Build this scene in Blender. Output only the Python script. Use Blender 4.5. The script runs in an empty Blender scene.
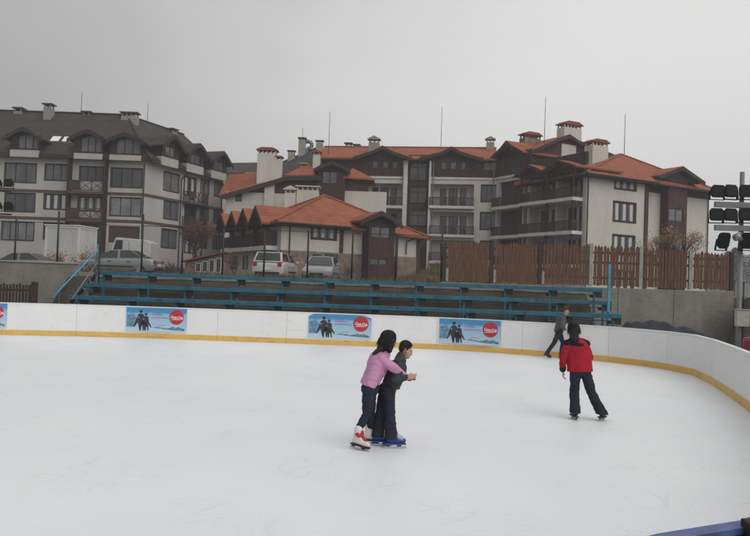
import bpy, bmesh, math, random
from mathutils import Vector, Matrix, noise
random.seed(7)
S = bpy.context.scene
COL = S.collection
R = math.radians
V = Vector

# ------------------------------------------------------------------ camera
FPX, W0, H0 = 729.0, 750.0, 536.0
CAMZ = 2.2
CAM_ROT = Matrix.Rotation(R(90 + 1.18), 3, 'X') @ Matrix.Rotation(R(2.0), 3, 'Z')
CAM_POS = V((0, 0, CAMZ))
cam = bpy.data.cameras.new('camera')
cam.sensor_width = 36.0
cam.lens = 36.0 * FPX / W0
cam.clip_start = 0.1
cam.clip_end = 4000
co = bpy.data.objects.new('camera', cam)
COL.objects.link(co)
co.matrix_world = Matrix.Translation(CAM_POS) @ CAM_ROT.to_4x4()
S.camera = co


def ray(px, py):
    return CAM_ROT @ V(((px - W0 / 2) / FPX, -(py - H0 / 2) / FPX, -1.0))


def at(px, py, D):
    """the world point seen at this place of the survey photo, D metres ahead"""
    d = ray(px, py)
    return CAM_POS + d * (D / d.y)


def on_ground(px, py, z=0.0):
    d = ray(px, py)
    return CAM_POS + d * ((z - CAMZ) / d.z)


# ------------------------------------------------------------------ materials
def new_mat(name):
    m = bpy.data.materials.new(name)
    m.use_nodes = True
    nt = m.node_tree
    b = nt.nodes['Principled BSDF']
    return m, nt, b


def mat(name, col, rough=0.7, var=0.15, scale=3.0, bump=0.0, bscale=30.0, metal=0.0, spec=0.4,
        col2=None, stretch=(1, 1, 1), coat=0.0, rvar=0.0):
    """noise-mottled surface with optional second colour and bump"""
    m, nt, b = new_mat(name)
    N, L = nt.nodes, nt.links
    tc = N.new('ShaderNodeTexCoord')
    mp = N.new('ShaderNodeMapping')
    mp.inputs['Scale'].default_value = stretch
    L.new(tc.outputs['Object'], mp.inputs['Vector'])
    nz = N.new('ShaderNodeTexNoise')
    nz.inputs['Scale'].default_value = scale
    nz.inputs['Detail'].default_value = 6
    nz.inputs['Roughness'].default_value = 0.65
    L.new(mp.outputs['Vector'], nz.inputs['Vector'])
    cr = N.new('ShaderNodeValToRGB')
    c1 = tuple(max(0, c * (1 - var)) for c in col) + (1,)
    c2 = (col2 or tuple(min(1, c * (1 + var)) for c in col)) + (1,)
    cr.color_ramp.elements[0].position = 0.3
    cr.color_ramp.elements[0].color = c1
    cr.color_ramp.elements[1].position = 0.7
    cr.color_ramp.elements[1].color = c2
    L.new(nz.outputs['Fac'], cr.inputs['Fac'])
    L.new(cr.outputs['Color'], b.inputs['Base Color'])
    b.inputs['Roughness'].default_value = rough
    b.inputs['Metallic'].default_value = metal
    b.inputs['Specular IOR Level'].default_value = spec
    b.inputs['Coat Weight'].default_value = coat
    if rvar:
        mr = N.new('ShaderNodeMapRange')
        mr.inputs['To Min'].default_value = rough - rvar
        mr.inputs['To Max'].default_value = rough + rvar
        L.new(nz.outputs['Fac'], mr.inputs['Value'])
        L.new(mr.outputs['Result'], b.inputs['Roughness'])
    if bump:
        n2 = N.new('ShaderNodeTexNoise')
        n2.inputs['Scale'].default_value = bscale
        n2.inputs['Detail'].default_value = 4
        L.new(mp.outputs['Vector'], n2.inputs['Vector'])
        bp = N.new('ShaderNodeBump')
        bp.inputs['Strength'].default_value = bump
        bp.inputs['Distance'].default_value = 0.02
        L.new(n2.outputs['Fac'], bp.inputs['Height'])
        L.new(bp.outputs['Normal'], b.inputs['Normal'])
    return m


def tile_mat(name, col, var=0.25):
    """courses of roof tiles: rows across the slope and weathered blotches"""
    m = mat(name, col, 0.85, var, 0.9, spec=0.2)
    nt = m.node_tree
    N, L = nt.nodes, nt.links
    b = N['Principled BSDF']
    src = b.inputs['Base Color'].links[0].from_socket
    tc = N.new('ShaderNodeTexCoord')
    wv = N.new('ShaderNodeTexWave')
    wv.bands_direction = 'Z'
    wv.wave_profile = 'SAW'
    wv.inputs['Scale'].default_value = 1.15
    wv.inputs['Distortion'].default_value = 0.6
    wv.inputs['Detail'].default_value = 2
    L.new(tc.outputs['Object'], wv.inputs['Vector'])
    nz = N.new('ShaderNodeTexNoise')
    nz.inputs['Scale'].default_value = 6
    nz.inputs['Detail'].default_value = 3
    L.new(tc.outputs['Object'], nz.inputs['Vector'])
    mr = N.new('ShaderNodeMapRange')
    mr.inputs['To Min'].default_value = 0.72
    mr.inputs['To Max'].default_value = 1.22
    L.new(nz.outputs['Fac'], mr.inputs['Value'])
    mx = N.new('ShaderNodeVectorMath')
    mx.operation = 'SCALE'
    L.new(src, mx.inputs[0])
    mw = N.new('ShaderNodeMapRange')
    mw.inputs['To Min'].default_value = 0.80
    mw.inputs['To Max'].default_value = 1.08
    L.new(wv.outputs['Fac'], mw.inputs['Value'])
    mm = N.new('ShaderNodeMath'); mm.operation = 'MULTIPLY'
    L.new(mr.outputs['Result'], mm.inputs[0]); L.new(mw.outputs['Result'], mm.inputs[1])
    L.new(mm.outputs[0], mx.inputs['Scale'])
    L.new(mx.outputs['Vector'], b.inputs['Base Color'])
    bp = N.new('ShaderNodeBump')
    bp.inputs['Strength'].default_value = 0.7
    bp.inputs['Distance'].default_value = 0.08
    L.new(wv.outputs['Fac'], bp.inputs['Height'])
    L.new(bp.outputs['Normal'], b.inputs['Normal'])
    return m


def plank_mat(name, col, var=0.3, spacing=0.16, axis='X'):
    """wooden boards: grooves at a regular pitch, grain and board-to-board tint"""
    m = mat(name, col, 0.8, var, 2.2, spec=0.25, stretch=(1, 1, 0.25))
    nt = m.node_tree
    N, L = nt.nodes, nt.links
    b = N['Principled BSDF']
    tc = N.new('ShaderNodeTexCoord')
    wv = N.new('ShaderNodeTexWave')
    wv.bands_direction = axis
    wv.wave_profile = 'SAW'
    wv.inputs['Scale'].default_value = 0.314 / spacing
    wv.inputs['Distortion'].default_value = 0.15
    L.new(tc.outputs['Object'], wv.inputs['Vector'])
    bp = N.new('ShaderNodeBump')
    bp.inputs['Strength'].default_value = 0.6
    bp.inputs['Distance'].default_value = 0.03
    L.new(wv.outputs['Fac'], bp.inputs['Height'])
    L.new(bp.outputs['Normal'], b.inputs['Normal'])
    return m


def glass_mat(name, col, rough=0.06):
    m = mat(name, col, rough, 0.5, 0.6, spec=0.6, bump=0.05, bscale=1.5)
    return m


M = {}
M['stucco'] = mat('stucco', (0.52, 0.495, 0.445), 0.9, 0.10, 0.6, 0.25, 14, spec=0.2, stretch=(1, 1, 0.35))
M['stucco_grey'] = mat('stucco_grey', (0.42, 0.405, 0.375), 0.9, 0.10, 0.5, 0.25, 14, spec=0.2, stretch=(1, 1, 0.35))
M['stone'] = mat('stone', (0.20, 0.15, 0.12), 0.9, 0.4, 2.2, 0.6, 6, spec=0.2)
M['chimney_stone'] = mat('chimney_stone', (0.27, 0.24, 0.21), 0.9, 0.3, 4, 0.5, 9, spec=0.2)
M['dark_plinth'] = mat('dark_plinth', (0.07, 0.065, 0.06), 0.9, 0.3, 1.5, 0.4, 9)
M['wood'] = plank_mat('wood', (0.062, 0.031, 0.026), 0.35, 0.18, 'Z')
M['wood_dark'] = mat('wood_dark', (0.036, 0.024, 0.021), 0.75, 0.35, 3, spec=0.3)
M['wood_rail'] = mat('wood_rail', (0.060, 0.032, 0.026), 0.75, 0.35, 3, spec=0.3)
M['band'] = mat('band', (0.085, 0.055, 0.045), 0.8, 0.3, 2)
M['roof_red'] = tile_mat('roof_red', (0.285, 0.096, 0.053), .22)
M['roof_dark'] = tile_mat('roof_dark', (0.060, 0.051, 0.046), 0.3)
M['glass'] = glass_mat('glass', (0.055, 0.058, 0.062))
M['glass_pale'] = glass_mat('glass_pale', (0.10, 0.105, 0.11))
M['glass_light'] = glass_mat('glass_light', (0.16, 0.165, 0.17))
M['curtain'] = mat('curtain', (0.46, 0.46, 0.45), 0.35, 0.3, 3.0, spec=0.5, stretch=(4, 4, 0.2))
M['skylight'] = mat('skylight', (0.75, 0.78, 0.8), 0.15, 0.05, 1, spec=0.9)
M['white_paint'] = mat('white_paint', (0.62, 0.62, 0.60), 0.6, 0.08, 1.2)
M['white_trim'] = mat('white_trim', (0.55, 0.54, 0.51), 0.7, 0.10, 1.5)
M['metal_dark'] = mat('metal_dark', (0.024, 0.026, 0.028), 0.5, 0.2, 4, metal=0.4)
M['metal_grey'] = mat('metal_grey', (0.16, 0.165, 0.17), 0.5, 0.2, 3, metal=0.3)
M['galv'] = mat('galv', (0.30, 0.31, 0.32), 0.45, 0.2, 5, metal=0.6)
M['blue_paint'] = mat('blue_paint', (0.018, 0.128, 0.190), 0.6, 0.3, 2.5, spec=0.4, rvar=0.1)
M['blue_rail'] = mat('blue_rail', (0.06, 0.26, 0.40), 0.45, 0.2, 3)
M['concrete'] = mat('concrete', (0.22, 0.21, 0.185), 0.92, 0.24, 0.9, 0.5, 7, spec=0.2, stretch=(1, 1, 0.5))
M['concrete_pale'] = mat('concrete_pale', (0.30, 0.29, 0.26), 0.92, 0.2, 3, 0.4, 12, spec=0.2)
M['picket'] = mat('picket', (0.122, 0.066, 0.044), 0.85, 0.45, 3.5, 0.3, 20, spec=0.2, stretch=(5, 1, 0.5))
M['picket_dark'] = mat('picket_dark', (0.060, 0.040, 0.032), 0.85, 0.4, 3, 0.3, 20, spec=0.2, stretch=(5, 1, 0.5))
M['earth_with_shade'] = mat('earth_with_shade', (0.062, 0.048, 0.039), 0.95, 0.4, 0.7, 0.8, 5, spec=0.1)  # brown soil, colour darkened to carry the shade under the stands
M['dry_grass'] = mat('dry_grass', (0.16, 0.115, 0.065), 0.95, 0.4, 2.0, spec=0.1)
M['gravel'] = mat('gravel', (0.12, 0.11, 0.10), 0.95, 0.3, 1.5, 0.6, 12, spec=0.1)
M['twig'] = mat('twig', (0.085, 0.058, 0.045), 0.9, 0.3, 8, spec=0.1)
M['tan_leaf'] = mat('tan_leaf', (0.27, 0.18, 0.105), 0.9, 0.35, 5, spec=0.1)
M['red_leaf'] = mat('red_leaf', (0.12, 0.06, 0.045), 0.9, 0.35, 5, spec=0.1)
M['far_green'] = mat('far_green', (0.055, 0.06, 0.05), 0.95, 0.4, 0.4, spec=0.1)
M['far_hill'] = mat('far_hill', (0.075, 0.075, 0.07), 0.95, 0.3, 0.02, spec=0.1)
M['board'] = mat('board', (0.73, 0.735, 0.73), 0.42, 0.045, 0.9, 0.02, 3, spec=0.45, stretch=(1, 1, 0.6))
def scuff(m, dark=.80, lo=.60, hi=.68):
    nt = m.node_tree; N, L = nt.nodes, nt.links; b = N['Principled BSDF']
    src = b.inputs['Base Color'].links[0].from_socket
    tc = N.new('ShaderNodeTexCoord'); last = None
    for sc, sd in (((.7, .7, 14), 0), ((3.5, 3.5, 5), 7), ((1.6, 1.6, 30), 13)):
        mp = N.new('ShaderNodeMapping'); mp.inputs['Scale'].default_value = sc; mp.inputs['Location'].default_value = (sd, sd, sd)
        L.new(tc.outputs['Object'], mp.inputs['Vector'])
        n = N.new('ShaderNodeTexNoise'); n.inputs['Scale'].default_value = 1.4; n.inputs['Detail'].default_value = 5; n.inputs['Roughness'].default_value = .6
        L.new(mp.outputs['Vector'], n.inputs['Vector'])
        r = N.new('ShaderNodeMapRange'); r.inputs['From Min'].default_value = lo; r.inputs['From Max'].default_value = hi
        L.new(n.outputs['Fac'], r.inputs['Value'])
        if last is None: last = r.outputs['Result']
        else:
            a = N.new('ShaderNodeMath'); a.operation = 'MAXIMUM'; L.new(last, a.inputs[0]); L.new(r.outputs['Result'], a.inputs[1]); last = a.outputs[0]
    k = N.new('ShaderNodeMapRange'); k.inputs['To Min'].default_value = 1.0; k.inputs['To Max'].default_value = dark
    L.new(last, k.inputs['Value'])
    v = N.new('ShaderNodeVectorMath'); v.operation = 'SCALE'
    L.new(src, v.inputs[0]); L.new(k.outputs['Result'], v.inputs['Scale']); L.new(v.outputs['Vector'], b.inputs['Base Color'])


scuff(M['board'], .91)
M['kick'] = mat('kick', (0.66, 0.41, 0.105), 0.5, 0.10, 1.6, spec=0.4)
scuff(M['kick'], .75)
scuff(M['blue_paint'], .5, .55, .66)
scuff(M['stucco'], .86, .54, .72)
scuff(M['stucco_grey'], .85, .54, .72)
scuff(M['roof_dark'], .8, .5, .7)
scuff(M['concrete'], .72, .54, .70)
M['rubber'] = mat('rubber', (0.02, 0.02, 0.02), 0.85, 0.2, 8)
M['tarp'] = mat('tarp', (0.014, 0.019, 0.026), 0.75, 0.4, 2.5, 0.5, 6)
M['red_plastic'] = mat('red_plastic', (0.20, 0.022, 0.027), 0.5, 0.2, 4)


# ------------------------------------------------------------------ builders
def tag(o, label=None, cat=None, group=None, kind=None):
    if label: o['label'] = label
    if cat: o['category'] = cat
    if group: o['group'] = group
    if kind: o['kind'] = kind
    return o


def empty(name, loc, label, cat, group=None, rz=0.0):
    o = bpy.data.objects.new(name, None)
    COL.objects.link(o)
    o.location = loc
    o.rotation_euler = (0, 0, rz)
    o.empty_display_size = 0.2
    return tag(o, label, cat, group)


class Fr:
    """a facade frame: u along the wall to the right, n into the building, z up from the base"""
    def __init__(s, x, y, ang, zb=2.1):
        s.o = V((x, y, zb))
        s.u = V((math.cos(ang), math.sin(ang), 0))
        s.n = V((-math.sin(ang), math.cos(ang), 0))
        s.ang = ang

    def w(s, u, n, z):
        return s.o + s.u * u + s.n * n + V((0, 0, z))

    def pick(s, px, py, n=0.0):
        d = ray(px, py)
        p0 = s.o + s.n * n
        t = (p0 - CAM_POS).dot(s.n) / d.dot(s.n)
        p = CAM_POS + d * t - s.o
        return p.dot(s.u), p.z


IDF = Fr(0, 0, 0, 0.0)


class MB:
    def __init__(s, fr=None):
        s.v, s.f = [], []
        s.fr = fr or IDF

    def p(s, u, n, z):
        s.v.append(s.fr.w(u, n, z))
        return len(s.v) - 1

    def face(s, pts):
        s.f.append([s.p(*q) for q in pts])

    def box(s, u0, u1, n0, n1, z0, z1):
        i = [s.p(u, n, z) for z in (z0, z1) for (u, n) in ((u0, n0), (u1, n0), (u1, n1), (u0, n1))]
        for q in ((3, 2, 1, 0), (4, 5, 6, 7), (0, 1, 5, 4), (1, 2, 6, 5), (2, 3, 7, 6), (3, 0, 4, 7)):
            s.f.append([i[k] for k in q])
        return s

    def prism(s, poly, n0, n1):
        """polygon in (u, z) swept from n0 to n1"""
        a = [s.p(u, n0, z) for u, z in poly]
        b = [s.p(u, n1, z) for u, z in poly]
        k = len(poly)
        s.f.append(a)
        s.f.append(b[::-1])
        for i in range(k):
            j = (i + 1) % k
            s.f.append([a[j], a[i], b[i], b[j]])
        return s

    def strip(s, pts, n0, n1, t):
        """an open (u, z) line given thickness t downwards, swept from n0 to n1 (a folded roof)"""
        for (ua, za), (ub, zb) in zip(pts[:-1], pts[1:]):
            s.prism([(ua, za - t), (ub, zb - t), (ub, zb), (ua, za)], n0, n1)
        return s

    def slab(s, quad, t):
        """four corner points given thickness t straight down"""
        a = [s.p(*q) for q in quad]
        b = [s.p(q[0], q[1], q[2] - t) for q in quad]
        k = len(quad)
        s.f.append(a)
        s.f.append(b[::-1])
        for i in range(k):
            j = (i + 1) % k
            s.f.append([a[j], a[i], b[i], b[j]])
        return s

    def bar(s, a, b, r, k=6, r2=None):
        """round bar between two points given in frame coordinates"""
        a, b = s.fr.w(*a), s.fr.w(*b)
        r2 = r if r2 is None else r2
        d = (b - a).normalized()
        x = d.orthogonal().normalized()
        y = d.cross(x)
        ia, ib = [], []
        for i in range(k):
            t = 2 * math.pi * i / k
            o = x * math.cos(t) + y * math.sin(t)
            s.v.append(a + o * r); ia.append(len(s.v) - 1)
            s.v.append(b + o * r2); ib.append(len(s.v) - 1)
        for i in range(k):
            j = (i + 1) % k
            s.f.append([ia[i], ia[j], ib[j], ib[i]])
        s.f.append(ia[::-1]); s.f.append(ib)
        return s

    def wall(s, u0, u1, z0, z1, holes=(), n=0.0, depth=0.2, thick=0.3):
        """wall front with rectangular openings and their reveals; holes are (u0,u1,z0,z1[,depth])"""
        us = sorted({u0, u1, *[min(max(h[0], u0), u1) for h in holes], *[min(max(h[1], u0), u1) for h in holes]})
        zs = sorted({z0, z1, *[min(max(h[2], z0), z1) for h in holes], *[min(max(h[3], z0), z1) for h in holes]})
        for ua, ub in zip(us[:-1], us[1:]):
            for za, zb in zip(zs[:-1], zs[1:]):
                cu, cz = (ua + ub) / 2, (za + zb) / 2
                if any(h[0] < cu < h[1] and h[2] < cz < h[3] for h in holes):
                    continue
                s.face([(ua, n, za), (ub, n, za), (ub, n, zb), (ua, n, zb)])
        for h in holes:
            a, b, c, d = h[:4]
            dp = h[4] if len(h) > 4 else depth
            s.face([(a, n, c), (a, n, d), (a, n + dp, d), (a, n + dp, c)])
            s.face([(b, n, d), (b, n, c), (b, n + dp, c), (b, n + dp, d)])
            s.face([(a, n, d), (b, n, d), (b, n + dp, d), (a, n + dp, d)])
            s.face([(b, n, c), (a, n, c), (a, n + dp, c), (b, n + dp, c)])
            if len(h) > 4:
                s.face([(a, n + dp, c), (b, n + dp, c), (b, n + dp, d), (a, n + dp, d)])
        return s

    def build(s, name, m, parent=None, bevel=0.0, smooth=False, loc=None):
        me = bpy.data.meshes.new(name)
        base = V((0, 0, 0))
        if parent is not None and s.fr is not IDF:
            q = parent
            while q.parent: q = q.parent
            base = V(q.location)
        elif parent is None and loc is not None:
            base = V(loc)
        me.from_pydata([tuple(q - base) for q in s.v], [], s.f)
        me.validate()
        if smooth:
            me.polygons.foreach_set('use_smooth', [True] * len(me.polygons))
        o = bpy.data.objects.new(name, me)
        COL.objects.link(o)
        me.materials.append(m)
        if parent is not None: o.parent = parent
        elif loc is not None: o.location = loc
        if bevel:
            bm = bmesh.new(); bm.from_mesh(me)
            bmesh.ops.remove_doubles(bm, verts=bm.verts, dist=1e-5)
            bm.to_mesh(me); bm.free()
            b = o.modifiers.new('bevel', 'BEVEL')
            b.width = bevel; b.segments = 2; b.limit_method = 'ANGLE'; b.angle_limit = R(35)
        return o


def window(root, fr, u0, u1, z0, z1, n=0.0, cols=2, transom=False, recess=0.10, frame=None, pane=None,
           surround=0.0, fw=0.07, curtains=False):
    """one window: its frame is a part, its glass a sub-part, drawn curtains another"""
    frame = frame or M['wood_dark']
    pane = pane or M['glass']
    f = MB(fr)
    a, b = n + recess - 0.05, n + recess + 0.05
    f.box(u0, u0 + fw, a, b, z0, z1); f.box(u1 - fw, u1, a, b, z0, z1)
    f.box(u0 + fw, u1 - fw, a, b, z0, z0 + fw); f.box(u0 + fw, u1 - fw, a, b, z1 - fw, z1)
    for i in range(1, cols):
        c = u0 + (u1 - u0) * i / cols
        f.box(c - fw / 2, c + fw / 2, a, b, z0 + fw, z1 - fw)
    if transom:
        zt = z0 + (z1 - z0) * 0.7
        f.box(u0 + fw, u1 - fw, a + 0.01, b - 0.01, zt - fw / 2, zt + fw / 2)
    if surround:
        w = surround
        q, r = n - 0.035, n + 0.01
        f.box(u0 - w, u0, q, r, z0 - w, z1 + w); f.box(u1, u1 + w, q, r, z0 - w, z1 + w)
        f.box(u0, u1, q, r, z1, z1 + w); f.box(u0, u1, q, r, z0 - w, z0)
    o = f.build('window', frame, root)
    m = n + recess
    g = MB(fr).box(u0 + fw * .5, u1 - fw * .5, m - 0.006, m + 0.006, z0 + fw * .5, z1 - fw * .5)
    g.build('pane', pane, o)
    if curtains:
        c = MB(fr)
        wd = (u1 - u0) / cols
        for i in range(cols):
            k = u0 + wd * (i + .5) + random.uniform(-.05, .05)
            c.box(k - wd * .2, k + wd * .2, m - 0.014, m - 0.009, z0 + fw * 1.2, z1 - fw * 1.2)
        c.build('curtain', M['curtain'], o)
    return o


def railing(fr, u0, u1, n0, n1, z0, h=1.0, pitch=0.16, style='pickets', ends=True):
    """railing round a balcony: front run plus returns; baluster pattern stays in one mesh"""
    r = MB(fr)
    r.box(u0, u1, n0, n0 + 0.07, z0 + h - 0.08, z0 + h)
    r.box(u0, u1, n0, n0 + 0.06, z0 + 0.08, z0 + 0.15)
    for c in (u0, u1 - 0.1):
        r.box(c, c + 0.1, n0 - 0.012, n0 + 0.09, z0, z0 + h + 0.02)
    if style == 'pickets':
        k = max(2, int((u1 - u0) / pitch))
        for i in range(k):
            c = u0 + (u1 - u0) * (i + .5) / k
            r.box(c - 0.045, c + 0.045, n0 + 0.015, n0 + 0.045, z0 + 0.1, z0 + h - 0.05)
    else:
        k = max(1, round((u1 - u0) / 0.95))
        for i in range(k):
            a = u0 + (u1 - u0) * i / k
            b = u0 + (u1 - u0) * (i + 1) / k
            r.box(b - 0.04, b + 0.04, n0 - 0.006, n0 + 0.075, z0 + 0.02, z0 + h - 0.04)
            if i % 3 == 0:
                r.box(a, b, n0 + 0.02, n0 + 0.04, z0 + 0.15, z0 + h - 0.08)
            else:
                r.bar((a, n0 + 0.03, z0 + 0.15), (b, n0 + 0.03, z0 + h - 0.08), 0.035, 4)
                r.bar((a, n0 + 0.045, z0 + h - 0.08), (b, n0 + 0.045, z0 + 0.15), 0.035, 4)
    if ends and n1 > n0 + 0.2:
        for c in (u0, u1 - 0.06):
            r.box(c, c + 0.06, n0 + 0.09, n1, z0 + h - 0.08, z0 + h - 0.002)
            k = max(1, int((n1 - n0) / 0.2))
            for i in range(k):
                q = n0 + 0.1 + (n1 - n0 - .1) * (i + .5) / k
                r.box(c + 0.01, c + 0.04, q - 0.04, q + 0.04, z0 + 0.05, z0 + h - 0.08)
    return r


def balcony(root, fr, u0, u1, n0, n1, z, h=1.0, style='pickets', slab=None, thick=0.22, ends=True):
    s = MB(fr).box(u0, u1, n0, n1, z - thick, z).build('balcony', slab or M['white_trim'], root)
    railing(fr, u0 + .03, u1 - .03, n0 + .05, n1 - .02, z + .005, h, style=style, ends=ends).build('railing', M['wood_rail'], s)
    return s


def gable(root, fr, pts, n0, n1, rm, t=0.16, board=0.26, wall_m=None, wall_n=0.35, base=None, over=0.0):
    """a pitched roof facing the front: tiled slopes, barge boards under the verge and a boarded gable wall"""
    r = MB(fr).strip(pts, n0, n1, t).build('roof', rm, root)
    b = MB(fr)
    for (ua, za), (ub, zb) in zip(pts[:-1], pts[1:]):
        b.prism([(ua, za - t - board), (ub, zb - t - board), (ub, zb - t * .3), (ua, za - t * .3)], n0 - 0.06, n0 - 0.004)
    b.build('barge_board', M['wood_dark'], r)
    if wall_m:
        poly = [(u, z - t - .02) for u, z in pts]
        zb = base if base is not None else min(z for u, z in pts) - t - 0.02
        ins = 0.25
        poly = [(pts[0][0] + ins, zb)] + [(pts[-1][0] - ins, zb)] + \
               [(min(max(u, pts[0][0] + ins), pts[-1][0] - ins), z) for u, z in poly[::-1]]
        MB(fr).prism(poly, n0 + wall_n, n0 + wall_n + 0.12).build('gable_wall', wall_m, root)
    return r


def chimney(root, fr, u0, u1, n0, n1, z0, z1, m, cap='slab', cap_m=None, pots=True):
    """stack, open vent course on little piers, and a cap"""
    s = MB(fr).box(u0, u1, n0, n1, z0, z1).build('chimney', m, root, bevel=0.02)
    h = (u1 - u0)
    pr = MB(fr)
    ph = min(0.35, 0.28 * h + .1)
    k = max(2, int(h / 0.45) + 1)
    teeth = []
    for i in range(k):
        c = u0 + .06 + (h - .24) * i / (k - 1)
        teeth += [(c, z1 + .05), (c, z1 + ph), (c + .12, z1 + ph), (c + .12, z1 + .05)]
    comb = [(u1 - .06, z1 + .002), (u0 + .06, z1 + .002)] + teeth[1:-1]
    pr.prism(comb[::-1], n0 + .04, n0 + .18)
    pr.prism(comb[::-1], n1 - .18, n1 - .04)
    pr.build('vent', m, s)
    c = MB(fr)
    o = 0.14
    if cap == 'slab':
        c.box(u0 - o, u1 + o, n0 - o, n1 + o, z1 + ph, z1 + ph + .12)
    else:
        cm, zt = (u0 + u1) / 2, z1 + ph + h * (0.32 if cap == 'gable' else 0.12) + .08
        if cap == 'gable':
            c.prism([(u0 - o, z1 + ph), (u1 + o, z1 + ph), (u1 + o, z1 + ph + .08), (cm, zt), (u0 - o, z1 + ph + .08)], n0 - o, n1 + o)
        else:
            q = .2 * h
            c.prism([(u0 - o, z1 + ph), (u1 + o, z1 + ph), (u1 + o, z1 + ph + .08), (u1 - q, zt), (u0 + q, zt), (u0 - o, z1 + ph + .08)], n0 - o, n1 + o)
    c.build('cap', cap_m or M['roof_red'], s, bevel=0.015)
    return s


def mast(root, fr, u, n, z0, z1, r=0.045):
    MB(fr).bar((u, n, z0), (u, n, z1), r, 6, r * .6).build('antenna', M['metal_dark'], root)

# light of a dull overcast day
CLOUD_LO, CLOUD_HI, CLOUD_MIX = 3.9, 8.2, 0.92
SKY_STR = 0.10
SUN_E = 1.2
EXPO = 0.12
HAZE = 0.0012

def rp(fr, x0, y0, x1, y1, n=0.0):
    """survey rectangle of the photo measured on a facade: (u0, u1, z0, z1)"""
    xm, ym = (x0 + x1) / 2, (y0 + y1) / 2
    return (fr.pick(x0, ym, n)[0], fr.pick(x1, ym, n)[0], fr.pick(xm, y1, n)[1], fr.pick(xm, y0, n)[1])


Z1 = lambda X, Y: (X / 2.976, 95 + Y / 2.976)
Z2 = lambda X, Y: (200 + X / 2.976, 115 + Y / 2.976)
Z3 = lambda X, Y: (420 + X / 2.976, 90 + Y / 2.976)
Z4 = lambda X, Y: (560 + X / 3.574, 110 + Y / 3.574)


def rz(fr, Z, X0, Y0, X1, Y1, n=0.0):
    return rp(fr, *Z(X0, Y0), *Z(X1, Y1), n)


LOT = 2.1
# ================================================================== dark roofed apartment block on the left
pc = at(144.5, 200, 70)
FA = Fr(pc.x - 26, 70, 0.0, LOT)
FS = Fr(pc.x, 70, math.atan2(1, .377), LOT)
UA = 26.0                                           # the corner along the front
A = empty('apartment_building', (pc.x, 70, LOT), 'long white apartment block with dark brown roof and eyebrow dormers behind the container', 'building')
ze = FA.pick(*Z1(170, 179))[1]                     # eave
nr, zr = 6.0, FA.pick(*Z1(200, 54), n=6.0)[1]      # ridge
slope = (zr - ze) / (nr + .6)
roof_z = lambda n: ze + (n + .6) * slope
LS = 13.6                                          # length of the receding side

# openings on the front
holes, wins = [], []
rows = [((14, 203, 108, 260), 3), ((134, 206, 205, 254), 3), ((237, 213, 307, 255), 3), ((330, 218, 424, 275), 3),
        ((14, 292, 104, 347), 3), ((131, 295, 201, 340), 3), ((232, 303, 303, 345), 3), ((327, 305, 420, 360), 3),
        ((5, 377, 101, 432), 4), ((130, 380, 203, 430), 3), ((240, 384, 300, 440), 3)]
for r, c in rows:
    h = rz(FA, Z1, *r)
    holes.append(h); wins.append((h, c))
for k in range(3):                                  # further bays, to the left of the photo
    for j in range(3):
        h0 = holes[j * 4 if j < 2 else 8]
        d = 3.6 * (k + 1) + .6
        h = (h0[0] - d, h0[0] - d + 2.3, h0[2], h0[3])
        holes.append(h); wins.append((h, 3))
gar = rz(FA, Z1, 323, 390, 416, 440)
holes.append(gar)
MB(FA).wall(0, UA, 0.9, ze - .15, holes).build('wall', M['stucco_grey'], A)
for h, c in wins:
    window(A, FA, *h, cols=c, pane=random.choice([M['glass'], M['glass_pale'], M['glass_light']]), surround=.05, curtains=random.random() < .3)
g = MB(FA)
for k in range(9):
    zz = gar[2] + (gar[3] - gar[2]) * k / 9
    g.box(gar[0], gar[1], .1, .13, zz, zz + (gar[3] - gar[2]) / 9 - .03)
g.build('shutter', M['band'], A)
f = MB(FA)
f.box(gar[0] - .16, gar[0], -.04, .1, gar[2], gar[3] + .16); f.box(gar[1], gar[1] + .16, -.04, .1, gar[2], gar[3] + .16)
f.box(gar[0], gar[1], -.04, .1, gar[3], gar[3] + .16)
f.build('shutter_frame', M['white_trim'], A)
MB(FA).box(0, UA, -.06, .25, -.4, .9).build('plinth', M['dark_plinth'], A)

# openings on the receding side
sh = []
for r in [(487, 232, 533, 287), (487, 315, 530, 370), (480, 400, 525, 455), (547, 245, 583, 300), (549, 330, 583, 388), (549, 418, 583, 470),
          (597, 252, 622, 295), (595, 333, 620, 375), (592, 412, 616, 455), (638, 262, 666, 302), (636, 340, 662, 382), (633, 418, 658, 458)]:
    sh.append(rz(FS, Z1, *r))
MB(FS).wall(0, LS, 0.9, ze - .15, sh).build('wall', M['stucco_grey'], A)
for h in sh:
    window(A, FS, *h, cols=2, surround=.06, pane=random.choice([M['glass'], M['glass_pale'], M['glass_light']]), curtains=random.random() < .3)
MB(FS).box(0.06, LS, -.06, .25, -.4, .9).build('plinth', M['dark_plinth'], A)
# the back and end of the block
MB(FA).box(0, UA - 4, 12.0, 12.2, 0, ze).build('wall', M['stucco_grey'], A)
MB(FS).box(LS - .2, LS, .31, 12, 0.9, ze).build('wall', M['stucco_grey'], A)

# brown bands between the storeys, front and side
bz = [FA.pick(*Z1(150, 287))[1], FA.pick(*Z1(150, 368))[1]]
for z in bz:
    MB(FA).box(0, UA, -.05, .04, z - .14, z + .14).build('string_course', M['band'], A)
    MB(FS).box(.02, LS, -.05, .04, z - .14, z + .14).build('string_course', M['band'], A)
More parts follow.
